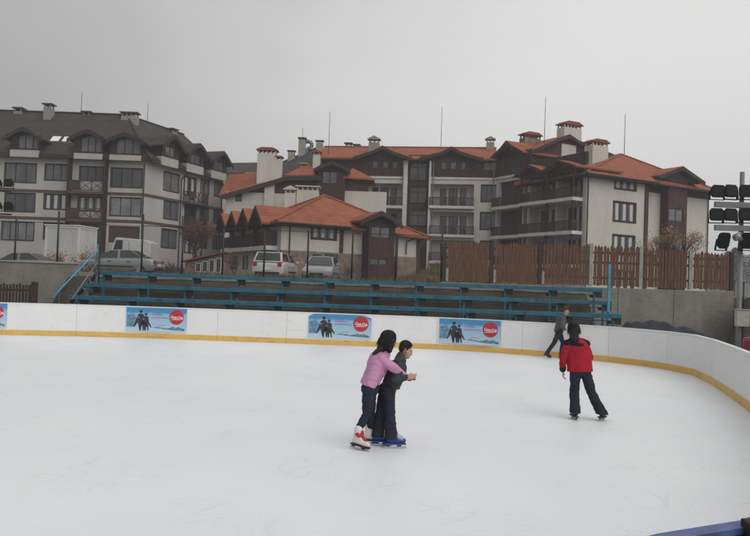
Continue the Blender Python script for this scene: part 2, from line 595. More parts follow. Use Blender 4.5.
# balconies on the front and the side
b0, b1, _, _ = rz(FA, Z1, 214, 260, 318, 290)
for Y in (290, 372):
    z = FA.pick(*Z1(265, Y))[1]
    balcony(A, FA, b0, b1, -1.0, -.06, z, 1.05, style='cross', slab=M['band'], thick=.25)
for c in (b0 - .12, b1):
    MB(FA).box(c, c + .12, -.95, -.07, 0, ze - .3).build('post', M['wood_dark'], A)
s0, s1 = FS.pick(*Z1(541, 300))[0], FS.pick(*Z1(598, 300))[0]
for z in bz:
    balcony(A, FS, s0, s1, -1.0, -.06, z + .1, 1.05, style='cross', slab=M['band'], thick=.25)
# rain pipes
for X in (430,):
    u = UA - .1
    MB(FA).bar((u, -.12, 0), (u, -.12, ze - .5), .06).build('rain_pipe', M['metal_dark'], A)
for u in (s0 - .3, s1 + .35, LS - .4):
    MB(FS).bar((u, -.12, 0), (u, -.12, ze - 1.2), .06).bar((u, -.12, ze - 1.2), (u + .8, -.5, ze - .3), .06).build('rain_pipe', M['metal_dark'], A)

# the roof: two wings meeting in a hip at the corner
bis = (FA.n + FS.n) / (1 + FA.n.dot(FS.n))


def ring_pt(k, z, end=None):
    if end == 'a': return FA.w(-3, k, z)
    if end == 's': return FS.w(LS + .5, k, z)
    return FS.o + bis * k + V((0, 0, z))


rb = MB()
prof = [(-.7, ze), (nr, zr), (2 * nr + .7, ze)]
for (ka, za), (kb, zb) in zip(prof[:-1], prof[1:]):
    for e0, e1 in (('a', None), (None, 's')):
        q = [ring_pt(ka, za, e0), ring_pt(ka, za, e1), ring_pt(kb, zb, e1), ring_pt(kb, zb, e0)]
        rb.slab([tuple(p) for p in q], .22)
RA = rb
ra = RA
for i in range(len(ra.v)): ra.v[i] = ra.v[i] - V(A.location)
roofA = ra.build('roof', M['roof_dark'], A)
loA = V(A.location)
cpA = MB()
q0, q1, q2 = ring_pt(nr, zr + .03, 'a') - loA, ring_pt(nr, zr + .03) - loA, ring_pt(nr, zr + .03, 's') - loA
q3 = ring_pt(-.7, ze + .03) - loA
for a_, b_ in ((q0, q1), (q1, q2), (q1, q3)): cpA.bar(tuple(a_), tuple(b_), .13, 6)
cpA.build('ridge_cap', M['roof_dark'], roofA)
MB(FS).prism([(0, 0)] * 0 or [(LS - .2, ze), (LS, ze), (LS, zr - .3), (LS - .2, zr - .3)], 5.9, 6.1).build('gable_wall', M['stucco_grey'], A)
# fascia along the eaves
MB(FA).box(0, UA + .4, -.78, -.71, ze - .36, ze - .06).build('fascia', M['wood_dark'], A)
MB(FS).box(-.1, LS, -.78, -.71, ze - .36, ze - .06).build('fascia', M['wood_dark'], A)


def dormer(root, fr, u0, u1, zs, zt, zp, win, rm, cols=3, over=.5, n0=-.84, front=None, zlow=None):
    """wall dormer: pale front below, dark cheeks, curved eyebrow roof"""
    back = max(1.5, (zp - ze) / slope - .4)
    zlow = ze - .4 if zlow is None else zlow
    w0, w1, wz0, wz1 = win
    d = MB(fr).box(u0, u1, n0, back, zlow, wz0 - .12).build('dormer', front or M['stucco_grey'], root)
    MB(fr).wall(u0, u1, wz0 - .12, zt + .05, [win], n=n0, depth=.2).box(u0, u0 + .12, n0 + .02, back, wz0 - .12, zt).box(u1 - .12, u1, n0 + .02, back, wz0 - .12, zt) \
        .build('dormer_cheek', M['wood_dark'], d)
    c = (u0 + u1) / 2
    hw = (u1 - u0) / 2 + over
    pts = [(c - hw, zt - .3), (c - hw * .74, zt + (zp - zt) * .02), (c - hw * .3, zt + (zp - zt) * .72), (c, zp),
           (c + hw * .3, zt + (zp - zt) * .72), (c + hw * .74, zt + (zp - zt) * .02), (c + hw, zt - .3)]
    MB(fr).strip(pts, n0 - .5, back + 1.5, .16).build('dormer_roof', rm, d)
    b = MB(fr)
    for (ua, za), (ub, zb) in zip(pts[:-1], pts[1:]):
        b.prism([(ua, za - .42), (ub, zb - .42), (ub, zb - .03), (ua, za - .03)], n0 - .58, n0 - .505)
    b.build('barge_board', M['wood_dark'], d)
    poly = [(u0, zt + .05)] + [(min(max(u, u0), u1), z - .17) for u, z in pts if zt + .1 < z][::1] + [(u1, zt + .05)]
    MB(fr).prism(poly, n0 + .02, n0 + .14).build('gable_wall', M['wood_dark'], d)
    f = MB(fr)
    window_in = window
    o = window(root, fr, w0, w1, wz0, wz1, n=n0, cols=cols, frame=M['wood_dark'], pane=M['glass_pale'], recess=.12)
    o.parent = root
    return d


for (X0, X1, Yp, wx0, wy0, wx1, wy1) in [(44, 128, 103, 53, 118, 120, 160), (232, 316, 109, 240, 121, 305, 170), (337, 430, 119, 346, 129, 420, 175)]:
    h = rz(FA, Z1, wx0, wy0, wx1, wy1, -.84)
    u0, u1 = FA.pick(*Z1(X0, 140))[0], FA.pick(*Z1(X1, 140))[0]
    zp = FA.pick(*Z1((X0 + X1) / 2, Yp))[1]
    dormer(A, FA, u0, u1, ze, h[3] - .1, zp, h, M['roof_dark'])
for du in (-4.6,):
    h = rz(FA, Z1, 53, 118, 120, 160, -.84)
    hh = (h[0] + du - 1.5, h[1] + du - 1.5, h[2], h[3])
    dormer(A, FA, hh[0] - .4, hh[1] + .4, ze, h[3] - .1, FA.pick(*Z1(86, 103))[1], hh, M['roof_dark'])
for (uc, hw) in ((2.6, 1.35), (6.9, 1.5), (11.4, 1.5)):
    zt = ze + 1.75
    dormer(A, FS, uc - hw, uc + hw, ze, zt, ze + 2.75, (uc - hw * .6, uc + hw * .6, ze + .55, zt - .15), M['roof_dark'], cols=2, over=.55)
# skylights lying in the front slope
for X0, X1 in ((153, 178), (188, 212)):
    u0, u1 = FA.pick(*Z1(X0, 131), n=1.6)[0], FA.pick(*Z1(X1, 131), n=1.6)[0]
    n0, n1 = 1.25, 1.95
    MB(FA).slab([(u0, n0, roof_z(n0) + .1), (u1, n0, roof_z(n0) + .1), (u1, n1, roof_z(n1) + .1), (u0, n1, roof_z(n1) + .1)], .14).build('skylight', M['skylight'], A)
# chimneys
for X0, X1, Y0, Y1, n in [(46, 70, 52, 60, 6), (134, 157, 40, 76, 5.2), (249, 272, 63, 70, 6.2), (364, 410, 66, 90, 5.6)]:
    u0, u1, z0, z1 = rz(FA, Z1, X0, Y0, X1, Y1, n)
    chimney(A, FA, u0, u1, n - .45, n + .45, z0 - .6, z1, M['chimney_stone'], 'slab', M['dark_plinth'])
u0, z1 = FS.pick(*Z1(510, 113), n=6)
chimney(A, FS, u0 - .5, u0 + .5, 5.5, 6.5, zr - .6, z1, M['chimney_stone'], 'slab', M['dark_plinth'])
for X, Y0, n in ((244, -8, 6), (441, 24, 6)):
    u, z1 = FA.pick(*Z1(X, Y0), n=n)
    mast(A, FA, u, n, zr - .8, z1, .035)

# ================================================================== centre block with twin boarded gables
UDIR = math.atan2(.53, 1)
dc = at(586, 200, 68)                                 # near corner of the right block
FD = Fr(dc.x, 68, UDIR, LOT)
FDL = Fr(dc.x - .5299 * 12.2 / 1.0 * 1.0, 68 + 12.2, UDIR - math.pi / 2, LOT)
d_ = (FD.o - FDL.o)
LDL = d_.length
FDL = Fr(FDL.o.x, FDL.o.y, math.atan2(d_.y, d_.x), LOT)
cl = at(318, 200, 83)
cd = V((FDL.o.x - cl.x, FDL.o.y - 83, 0))
FC = Fr(cl.x, 83, math.atan2(cd.y, cd.x), LOT)
LC = cd.length
C = empty('apartment_building', (cl.x, 83, LOT), 'red roofed block with two dark boarded gables and white balconies in the middle', 'building')
zs = FC.pick(*Z3(130, 267))[1]                         # white slab under the boarded storey
zev = FC.pick(*Z3(0, 206))[1]                          # eave
zcr = FC.pick(*Z3(0, 172), n=5)[1]
HC = []
Bal = []
for (X0, X1, Z, rowsY) in ((482, 603, Z2, ((203, 270), (280, 345), (352, 420))), (30, 160, Z3, ((280, 346), (363, 431), (447, 510)))):
    for Ya, Yb in rowsY:
        h = rz(FC, Z, X0, Ya, X1, Yb)
        HC.append(h + (1.3,)); Bal.append(h)
HW = [rz(FC, Z3, 183, 283, 228, 332), rz(FC, Z3, 180, 365, 226, 415), rz(FC, Z3, 180, 450, 226, 500)]
st0, st1 = FC.pick(*Z2(618, 200))[0], FC.pick(*Z2(681, 200))[0]
MB(FC).wall(0, st0, 0, zs, [h for h in HC if h[1] < st0]).build('wall', M['stucco'], C)
MB(FC).wall(st1, LC, 0, zs, [h for h in HC if h[0] > st1] + HW).build('wall', M['stucco'], C)
for h in HW: window(C, FC, *h, cols=3, surround=.08)
for h in Bal:
    w = h[1] - h[0]
    for a, b in ((.22, .36), (.42, .62), (.68, .82)):
        window(C, FC, h[0] + w * a, h[0] + w * b, h[2] + .05, h[3] - .35, n=1.25, cols=2 if b - a > .16 else 1, recess=0, pane=M['glass'])
    balcony(C, FC, h[0] - .05, h[1] + .05, -.55, -.005, h[2], .95, thick=.3)
# boarded top storey
TW = [rz(FC, Z2, *q) for q in ((513, 132, 530, 158), (543, 129, 561, 158), (572, 132, 588, 158))] + \
     [rz(FC, Z3, *q) for q in ((63, 208, 79, 236), (91, 204, 109, 236), (122, 208, 137, 236), (190, 211, 228, 240))]
MB(FC).wall(0, st0, zs + .25, zev, [h for h in TW if h[1] < st0]).build('boarded_wall', M['wood'], C)
MB(FC).wall(st1, LC, zs + .25, zev, [h for h in TW if h[0] > st1]).build('boarded_wall', M['wood'], C)
MB(FC).box(0, st0, -.1, .25, zs + .004, zs + .246).build('string_course', M['white_trim'], C)
MB(FC).box(st1, LC, -.1, .25, zs + .004, zs + .246).build('string_course', M['white_trim'], C)
for h in TW: window(C, FC, *h, cols=1 if h[1] - h[0] < 1.2 else 2, pane=M['glass_pale'])
# dark glazed stair between two white pilasters
MB(FC).box(st0, st1, .5, .7, 0, zev + .6).build('boarded_wall', M['wood'], C)
for Y0, Y1 in ((140, 195), (215, 262), (285, 330), (350, 395)):
    a = rz(FC, Z2, 624, Y0, 674, Y1, .5)
    window(C, FC, a[0], a[1], a[2], a[3], n=.4, cols=2, transom=True, recess=.05)
for X0, X1, Z in ((603, 617, Z2), (681, 687, Z2)):
    a = rz(FC, Z, X0, 135, X1, 300)
    MB(FC).box(a[0], a[1], -.28, .02, 0, zev - .2).build('pilaster', M['white_trim'], C)
MB(FC).box(0, LC, 9.8, 10, 0, zev).build('wall', M['stucco'], C)
MB(FC).box(0, .25, .35, 9.8, 0, zev).build('wall', M['stucco'], C)
# roofs
CR = MB(FC).slab([(-.6, 5, zcr), (LC, 5, zcr), (LC, 10.6, zev), (-.6, 10.6, zev)], .2)
cuts = [-.6]
for (Z, Xl, Xp, Xr, Yp) in ((Z2, 452, 541, 630, 90), (Z3, -2, 95, 192, 167)):
    ul, up, ur = FC.pick(*Z(Xl, 140), n=-.9)[0], FC.pick(*Z(Xp, 140), n=-.9)[0], FC.pick(*Z(Xr, 140), n=-.9)[0]
    zp = FC.pick(*Z(Xp, Yp), n=-.9)[1]
    cuts += [ul + .05, ur - .05]
    gable(C, FC, [(ul, zev + .02), (up - 1.0, zp - .55), (up, zp), (up + 1.0, zp - .55), (ur, zev + .02)], -.9, 5.4, M['roof_red'], wall_m=M['wood'], wall_n=.88, base=zev - .3)
cuts.append(LC)
for a_, b_ in zip(cuts[::2], cuts[1::2]):
    if b_ > a_ + .1: CR.slab([(a_, -.7, zev), (b_, -.7, zev), (b_, 4.98, zcr), (a_, 4.98, zcr)], .2)
CR.slab([(-.6, .4, zev + 1.1 * (zcr - zev) / 5.7), (LC, .4, zev + 1.1 * (zcr - zev) / 5.7), (LC, 4.99, zcr - .004), (-.6, 4.99, zcr - .004)], .15)
rC = CR.build('roof', M['roof_red'], C)
MB(FC).bar((-.6, 5, zcr + .03), (LC, 5, zcr + .03), .13, 6).build('ridge_cap', M['roof_red'], rC)
for u in (.3, st0 - .5, st1 + .5, LC - .3):
    MB(FC).bar((u, -.35, 0), (u, -.35, zev - .3), .055).build('rain_pipe', M['metal_grey'], C)
for (Z, X0, X1, Y0, Y1, n, m, cap) in [(Z2, 503, 534, 84, 104, 1.5, M['chimney_stone'], 'gable'), (Z3, 197, 221, 158, 176, 4.6, M['chimney_stone'], 'gable'),
                                       (Z2, 433, 451, 94, 122, 6.2, M['chimney_stone'], 'slab'), (Z2, 458, 474, 98, 118, 6.2, M['chimney_stone'], 'slab')]:
    a = rz(FC, Z, X0, Y0, X1, Y1, n)
    chimney(C, FC, a[0], a[1], n - .4, n + .4, a[2] - .8, a[3], m, cap, M['chimney_stone'] if cap == 'gable' else M['dark_plinth'])
for Z, X, Y0, n in ((Z3, 66, 50, 5), (Z2, 387, -10, 1.0)):
    u, z1 = FC.pick(*Z(X, Y0), n=n)
    mast(C, FC, max(u, .2), n, zev - 1, z1, .04)

# ================================================================== right block with pyramid roof
D = empty('apartment_building', (dc.x, 68, LOT), 'large white block with red pyramid roof and brown balconies on the right', 'building')
zd = FD.pick(*Z4(95, 226))[1]
LD = 17.1
u1a = FD.pick(*Z4(300, 400))[0]
W1 = [rz(FD, Z4, 197, 240, 271, 283), rz(FD, Z4, 192, 332, 269, 398), rz(FD, Z4, 189, 450, 265, 516)]
W1.append((W1[2][0], W1[2][1], W1[2][2] - 3.4, W1[2][3] - 3.4))
MB(FD).wall(0, u1a, 0, zd - .1, W1).build('wall', M['stucco'], D)
for h in W1: window(D, FD, *h, cols=3, surround=.13, pane=M['glass'], curtains=True)
MB(FD).box(u1a, u1a + .45, -.12, .9, 0, zd - .1).build('corner_post', M['wood'], D)
# set back right part with a brown bay under a gable
NB = .7
b0, b1 = FD.pick(*Z4(385, 400), n=NB)[0], FD.pick(*Z4(453, 400), n=NB)[0]
ue = FD.pick(*Z4(528, 400), n=NB)[0]
ztop = FD.pick(*Z4(345, 297), n=NB)[1]
MB(FD).wall(u1a + .45, b0, 0, ztop, (), NB).build('wall', M['stucco'], D)
MB(FD).wall(b1, ue, 0, ztop, (), NB).build('wall', M['stucco'], D)
MB(FD).box(u1a + .45, b0, NB - .04, NB + .2, ztop, zd - .1).build('boarded_wall', M['wood'], D)
MB(FD).box(b1, ue, NB - .04, NB + .2, ztop, zd - .1).build('boarded_wall', M['wood'], D)
NY = -.3
b0, b1 = FD.pick(*Z4(385, 400), n=NY)[0], FD.pick(*Z4(453, 400), n=NY)[0]
BW = [rz(FD, Z4, 392, 258, 438, 287, NY), rz(FD, Z4, 389, 352, 440, 398, NY), rz(FD, Z4, 388, 455, 440, 500, NY)]
MB(FD).wall(b0, b1, 0, BW[0][3] + .1, BW, NY).box(b0, b0 + .1, NY + .002, NB - .05, 0, zd).box(b1 - .1, b1, NY + .002, NB - .05, 0, zd).build('bay', M['wood'], D)
for h in BW: window(D, FD, *h, n=NY, cols=2, pane=M['glass_pale'])
for u in (u1a + .75, ue - .12, .12):
    MB(FD).bar((u, (NB if u > u1a else 0) - .12, 0), (u, (NB if u > u1a else 0) - .12, zd - .3), .06).build('rain_pipe', M['metal_dark'], D)
MB(FD).box(ue - .3, ue, NB + .31, 9, 0, zd - .1).build('wall', M['stucco'], D)
MB(FD).box(0, ue, 9, 9.2, 0, zd - .1).build('wall', M['stucco'], D)
# pyramid roof
pk = (9.0, 4.5, FD.pick(*Z4(210, 158), n=4.5)[1])
e = zd - .05
cs = [(-.8, -.8, e), (u1a + .9, -.8, e), (ue + .8, -.1, e), (ue + .8, 9.7, e), (-.8, 9.7, e)]
rf = MB(FD)
for a, b in ((0, 1), (1, 2), (2, 3), (3, 4), (4, 0)):
    rf.slab([cs[a], cs[b], pk], .18)
rD = rf.build('roof', M['roof_red'], D)
cp = MB(FD)
for c_ in (cs[0], cs[2], cs[3], cs[4]): cp.bar((c_[0], c_[1], c_[2] + .03), (pk[0], pk[1], pk[2] + .03), .12, 6)
cp.build('ridge_cap', M['roof_red'], rD)
gt = MB(FD)
gt.bar((-.85, -.93, e - .12), (u1a + .9, -.93, e - .12), .07, 6).bar((u1a + .95, -.28, e - .12), (ue + .8, -.28, e - .12), .07, 6)
gt.build('gutter', M['metal_dark'], rD)
MB(FD).box(-.85, u1a + .9, -.86, -.805, e - .3, e - .04).build('fascia', M['wood_dark'], D)
MB(FD).box(u1a + 1, ue + .8, -.2, -.1, e - .3, e - .04).build('fascia', M['wood_dark'], D)
MB(FD).slab([(-.7, -.7, e - .2), (ue + .7, -.7, e - .2), (ue + .7, 9.5, e - .2), (-.7, 9.5, e - .2)], .08).build('soffit', M['wood_dark'], D)
# gable over the bay, its ridge running back into the roof, and the lower gable behind
ul, up, ur = FD.pick(*Z4(357, 225), n=-.9)[0], FD.pick(*Z4(440, 225), n=-.9)[0], FD.pick(*Z4(500, 225), n=-.9)[0]
zp = FD.pick(*Z4(440, 200), n=-.9)[1]
zl = FD.pick(*Z4(357, 232), n=-.9)[1]
gable(D, FD, [(ul, zl), (up - 1.2, zp - .45), (up, zp), (up + 1.2, zp - .45), (2 * up - ul, zl)], -.9, 6, M['roof_red'], wall_m=M['wood_dark'], wall_n=.59, base=BW[0][3] + .1)
MB(FD).slab([(up, 2.2, zp - .35), (ue + 1.0, 2.0, zl - .1), (ue + 1.0, 6, zl - .1), (up, 6.0, zp - .35)], .2).build('roof', M['roof_red'], D)

# the balcony side running back to the centre block
def dl(X0, Y0, X1, Y1, n=0.0): return rz(FDL, Z3, X0, Y0, X1, Y1, n)
zs2 = FDL.pick(*Z3(262, 263))[1]
u_mid = FDL.pick(*Z3(325, 300))[0]
ztop2 = FDL.pick(*Z3(262, 195))[1]
floors = [FDL.pick(*Z3(280, 346))[1], FDL.pick(*Z3(280, 434))[1]]
floors.append(2 * floors[1] - floors[0])
fh = floors[0] - floors[1]
HL = []
for zf in floors:
    for ua, ub in ((.5, u_mid - .25), (u_mid + .15, u_mid + (LDL - u_mid) * .5 - .1), (u_mid + (LDL - u_mid) * .5 + .15, LDL - .45)):
        HL.append((ua, ub, zf + .02, zf + fh - .35, 1.2))
MB(FDL).wall(0, LDL, 0, floors[0] + fh, HL).build('wall', M['stucco'], D)
for h in HL:
    w = h[1] - h[0]
    for a, b in ((.14, .42), (.56, .84)):
        window(D, FDL, h[0] + w * a, h[0] + w * b, h[2] + .05, h[3] - .3, n=1.14, cols=2, recess=0)
    near = h[0] > u_mid
    balcony(D, FDL, h[0] - .1, h[1] + .1, -1.3 if near else -.9, -.01, h[2], 1.0, thick=.32)
    if near:
        for c in (h[0] - .06, h[1] - .08):
            MB(FDL).box(c, c + .14, -1.24, -1.1, h[2] + 1.03, h[3] + .3).build('post', M['wood_dark'], D)
n2 = 8.4
# boarded top storey and big gable at the far end
MB(FDL).box(-.05, u_mid + .3, -.12, .2, floors[0] + fh + .004, floors[0] + fh + .25).build('string_course', M['white_trim'], D)
MB(FDL).wall(-.02, u_mid + .3, floors[0] + fh + .25, ztop2 + .2, [(1.6, u_mid - 1.2, floors[0] + fh + .5, ztop2 - .4)], -.02).build('boarded_wall', M['wood'], D)
window(D, FDL, 1.6, u_mid - 1.2, floors[0] + fh + .5, ztop2 - .4, n=-.02, cols=3)
ul, up, ur = FDL.pick(*Z3(234, 180), n=-.7)[0], FDL.pick(*Z3(270, 180), n=-.7)[0], FDL.pick(*Z3(327, 180), n=-.7)[0]
zp = FDL.pick(*Z3(270, 146), n=-.7)[1]
ug = LDL - n2 - .1
up = (-.5 + ug) / 2
gable(D, FDL, [(-.6, ztop2 - .1), (up - .9, zp - .6), (up, zp), (up + .9, zp - .6), (ug, ztop2 - .1)], -.7, 9, M['roof_red'], wall_m=M['wood'], wall_n=.68, base=ztop2 + .05)
# two gabled roofs over the near balconies, ridges running into the building
mid = u_mid + (LDL - u_mid) * .5
zt3 = floors[0] + fh
for ua, ub, (px, py) in ((u_mid - .1, mid, Z3(355, 216)), (mid, LDL + .3, Z3(425, 206))):
    zp = FDL.pick(px, py, n=-1.6)[1]
    uc = (ua + ub) / 2
    zp = min(zp, zt3 + 2.6)
    gable(D, FDL, [(ua - .2, zt3 - .35), (uc, zp), (ub + .2, zt3 - .35)], -1.9, 4.2, M['roof_red'], board=.12, wall_m=M['wood_dark'], wall_n=.6, base=zt3 - .5)
    for c in (ua + .3, ub - .3):
        br = MB(FDL)
        br.bar((c, -1.2, zt3 - 1.2), (c + (.5 if c < uc else -.5), -1.2, zt3), .07, 4)
        br.build('brace', M['wood_dark'], D)
MB(FDL).box(u_mid + .3, LDL, -.06, .2, zt3 + .004, zt3 + 1.2).build('boarded_wall', M['wood_dark'], D)

# the tall gabled block behind, with a white chimney breast up its middle
g0, gp, g1 = FD.pick(*Z3(328, 170), n=n2)[0], FD.pick(*Z3(446, 150), n=n2)[0], FD.pick(*Z3(580, 185), n=n2)[0]
zp = FD.pick(*Z3(446, 131), n=n2)[1]
zg0, zg1 = FD.pick(*Z3(328, 180), n=n2)[1], FD.pick(*Z3(580, 192), n=n2)[1]
gable(D, FD, [(g0, zg0), (gp - 1.3, zp - .5), (gp, zp), (gp + 1.3, zp - .5), (g1, zg1)], n2, n2 + 9, M['roof_red'], wall_m=M['wood'], wall_n=.5, base=min(zg0, zg1) - .6)
MB(FD).box(max(g0 + .3, .4), g1 - .3, n2 + .55, n2 + 8.5, 0, min(zg0, zg1) - .25).build('wall', M['wood'], D)
a = rz(FD, Z3, 429, 150, 472, 206, n2)
MB(FD).box(a[0], a[1], n2 + .38, n2 + .52, a[2] - 1, zp - 1.05).build('chimney_breast', M['stucco'], D)
a = rz(FD, Z3, 420, 116, 472, 136, n2 + 1.2)
chimney(D, FD, a[0], a[1], n2 + .7, n2 + 1.9, a[2] - 1, a[3], M['stucco'], 'hip')
a = rz(FD, Z3, 503, 166, 550, 210, 4.6)
chimney(D, FD, a[0], a[1], 4.1, 5.3, a[2] - .8, a[3] - .1, M['stucco'], 'hip')
a = rz(FD, Z3, 304, 141, 352, 150, n2 + 4)
chimney(D, FD, a[0], a[1], n2 + 3.5, n2 + 4.5, a[2] - 1.2, a[3] - .2, M['stone'], 'hip')
for X, Y0, n in ((374, 20, 9.0), (611, 72, 4.5)):
    u, z1 = FD.pick(*Z3(X, Y0), n=n)
    mast(D, FD, u, n, (zg0 - 2) if X == 374 else pk[2] - .6, z1, .04)

# ================================================================== low house with the red hip roof
bc = at(281, 240, 58)
FB = Fr(bc.x, 58, UDIR, LOT)
LB = 13.0
B = empty('house', (bc.x, 58, LOT), 'low white house with wide red hip roof behind the two parked cars', 'house')
zb_ = FB.pick(*Z2(245, 318))[1]
zpl = FB.pick(*Z2(330, 406))[1]
def br_(X0, Y0, X1, Y1, n=0.0): return rz(FB, Z2, X0, Y0, X1, Y1, n)
ur1 = FB.pick(*Z2(416, 360))[0]
hw = br_(334, 324, 404, 368)
MB(FB).wall(0, ur1, zpl, zb_, [hw]).build('wall', M['stucco'], B)
window(B, FB, *hw, cols=3, surround=.12, curtains=True, pane=M['glass'])
MB(FB).box(ur1, ur1 + .3, -.1, .5, zpl, zb_).build('corner_post', M['wood'], B)
pm0, pm1 = FB.pick(*Z2(437, 360), n=.5)[0], FB.pick(*Z2(503, 360), n=.5)[0]
pb1 = FB.pick(*Z2(580, 360), n=.5)[0]
pe = FB.pick(*Z2(645, 360), n=.5)[0]
MB(FB).wall(ur1 + .3, pm1, zpl, zb_ - .1, (), .5).build('wall', M['stucco'], B)
MB(FB).wall(pb1, pe, zpl, zb_ - .1, (), .5).build('wall', M['stucco'], B)
NQ = -.75
pm1_, pb1_ = FB.pick(*Z2(503, 360), n=NQ)[0], FB.pick(*Z2(580, 360), n=NQ)[0]
bwd = br_(510, 326, 566, 366, NQ)
bwl = br_(506, 427, 558, 447, NQ)
MB(FB).wall(pm1_, pb1_, .0, zb_ + .3, [bwd, bwl], NQ).box(pm1_, pm1_ + .1, NQ + .002, .45, 0, zb_).box(pb1_ - .1, pb1_, NQ + .002, .45, 0, zb_).build('bay', M['wood'], B)
window(B, FB, *bwd, n=NQ, cols=2, pane=M['glass_pale'])
window(B, FB, *bwl, n=NQ, cols=2)
MB(FB).box(0, ur1 + .3, -.08, .2, -.3, zpl).build('plinth', M['stone'], B)
MB(FB).box(ur1 + .3, pm1, .42, .7, -.3, zpl).build('plinth', M['stone'], B)
MB(FB).box(pb1, pe + .1, .42, .7, -.3, zpl).build('plinth', M['stone'], B)
for q in ((335, 414, 360, 424), (372, 414, 408, 425)):
    h = br_(*q)
    window(B, FB, h[0], h[1], h[2], h[3], n=-.16, cols=2, recess=.04)
MB(FB).box(-.1, pe + .1, -.12, -.082, zpl - .02, zpl + .1).build('string_course', M['wood_dark'], B) if False else None
MB(FB).box(pe, pe + .35, .4, .9, 0, zb_ - .1).build('corner_post', M['wood'], B)
MB(FB).box(0, pe, 8.8, 9, 0, zb_ - .2).build('wall', M['stucco'], B)
MB(FB).box(pe - .2, pe, .8, 8.8, 0, zb_ - .2).build('wall', M['stucco'], B)
for X in (262, 425, 590):
    u = FB.pick(*Z2(X, 360), n=.3)[0]
    n_ = -.12 if X == 262 else .38
    MB(FB).bar((u, n_, 0), (u, n_, zb_ - .2), .055).build('rain_pipe', M['metal_dark'], B)
MB(FB).bar((pe - 1.1, .36, zpl + .2), (pe - 1.1, .36, zb_ - .9), .05).bar((pe - 1.1, .36, zb_ - .9), (pe + .2, .0, zb_ - .3), .05).build('rain_pipe', M['metal_dark'], B)
# hip roof
pkb = (5.6, 4.5, FB.pick(*Z2(381, 241), n=4.5)[1])
zr_ = FB.pick(*Z2(600, 330), n=-.7)[1]
e = zb_ - .02
urr = pe + 1.0
cs = [(-.8, -.8, e), (ur1 + .7, -.8, e), (ur1 + .72, -.3, e - .02), (urr, -.3, e - .45), (urr, 9.5, e - .45), (-.8, 9.5, e)]
rf = MB(FB)
for a, b in ((0, 1), (1, 2), (2, 3), (3, 4), (4, 5), (5, 0)):
    rf.slab([cs[a], cs[b], pkb], .18)
rB = rf.build('roof', M['roof_red'], B)
cp = MB(FB)
for c_ in (cs[0], cs[3], cs[4], cs[5]): cp.bar((c_[0], c_[1], c_[2] + .03), (pkb[0], pkb[1], pkb[2] + .03), .12, 6)
cp.build('ridge_cap', M['roof_red'], rB)
MB(FB).bar((-.8, -.94, e - .12), (ur1 + .7, -.94, e - .12), .07, 6).build('gutter', M['metal_dark'], rB)
MB(FB).box(-.8, ur1 + .7, -.87, -.81, e - .28, e - .04).build('fascia', M['wood_dark'], B)
MB(FB).slab([(-.7, -.7, e - .2), (ur1 + .6, -.7, e - .2), (ur1 + .6, 9.2, e - .2), (-.7, 9.2, e - .2)], .08).build('soffit', M['wood_dark'], B)
# gable over the bay
ul, up, ur = FB.pick(*Z2(478, 310), n=-1.35)[0], FB.pick(*Z2(541, 310), n=-1.35)[0], FB.pick(*Z2(604, 310), n=-1.35)[0]
zp = FB.pick(*Z2(541, 285), n=-1.35)[1]
zl = FB.pick(*Z2(480, 312), n=-1.35)[1]
gable(B, FB, [(ul, zl), (up - 1.0, zp - .4), (up, zp), (up + 1.0, zp - .4), (ur, zl - .15)], -1.35, 4, M['roof_red'], wall_m=M['wood_dark'], wall_n=.58, base=zb_ + .1)
MB(FB).bar((urr - .2, -.3, e - .6), (urr - .2, -.3, e - .61), .01).build('drip', M['wood_dark'], B) if False else None
# wing running back on the left, balconies under a row of small gables
FBL = Fr(bc.x - .468 * 14.3, 58 + .884 * 14.3, UDIR - math.pi / 2, LOT)
LL = 14.3
zsl = FBL.pick(220 + 0, 250)[1]
zsl = FBL.pick(*(210 + 200 / 4.87, 200 + 237 / 4.87))[1]
zwt = zb_ - .1
wh = [(1.0 + 3.3 * i, 3.4 + 3.3 * i, zsl + .05, zwt - .5, 1.2) for i in range(4)]
wl = [(1.2 + 3.3 * i, 2.9 + 3.3 * i, .9, zsl - .6) for i in range(4)]
MB(FBL).wall(0, LL - .05, 0, zwt, wh + wl).build('wall', M['stucco'], B)
for h in wl: window(B, FBL, *h, cols=2)
for h in wh:
    window(B, FBL, h[0] + .3, h[1] - .3, h[2] + .05, h[3] - .2, n=1.14, cols=3, recess=0)
    balcony(B, FBL, h[0] - .3, h[1] + .3, -1.0, -.01, h[2], 1.05, thick=.35)
    for c in (h[0] - .25, h[1] + .12):
        MB(FBL).box(c, c + .14, -.95, -.81, h[2] + 1.08, zwt + .1).build('post', M['wood_dark'], B)
    uc = (h[0] + h[1]) / 2
    gable(B, FBL, [(uc - 1.75, zwt), (uc, zwt + 1.5), (uc + 1.75, zwt)], -1.5, 4.0, M['roof_red'], wall_m=M['wood_dark'], wall_n=.4, base=zwt - .1)
zw = FB.pick(*Z2(260, 260), n=7)[1]
MB(FBL).slab([(-.4, -.5, zwt), (LL - 2, -.5, zwt), (LL - 2, 4.2, zwt + 1.6), (-.4, 4.2, zwt + 1.6)], .18).slab([(-.4, 4.2, zwt + 1.6), (LL - 2, 4.2, zwt + 1.6), (LL - 2, 8.6, zwt), (-.4, 8.6, zwt)], .18).build('roof', M['roof_red'], B)
MB(FBL).box(0, .25, .31, 8, 0, zwt).build('wall', M['stucco'], B)
MB(FBL).box(0, LL - 4, 8, 8.2, 0, zwt).build('wall', M['stucco'], B)

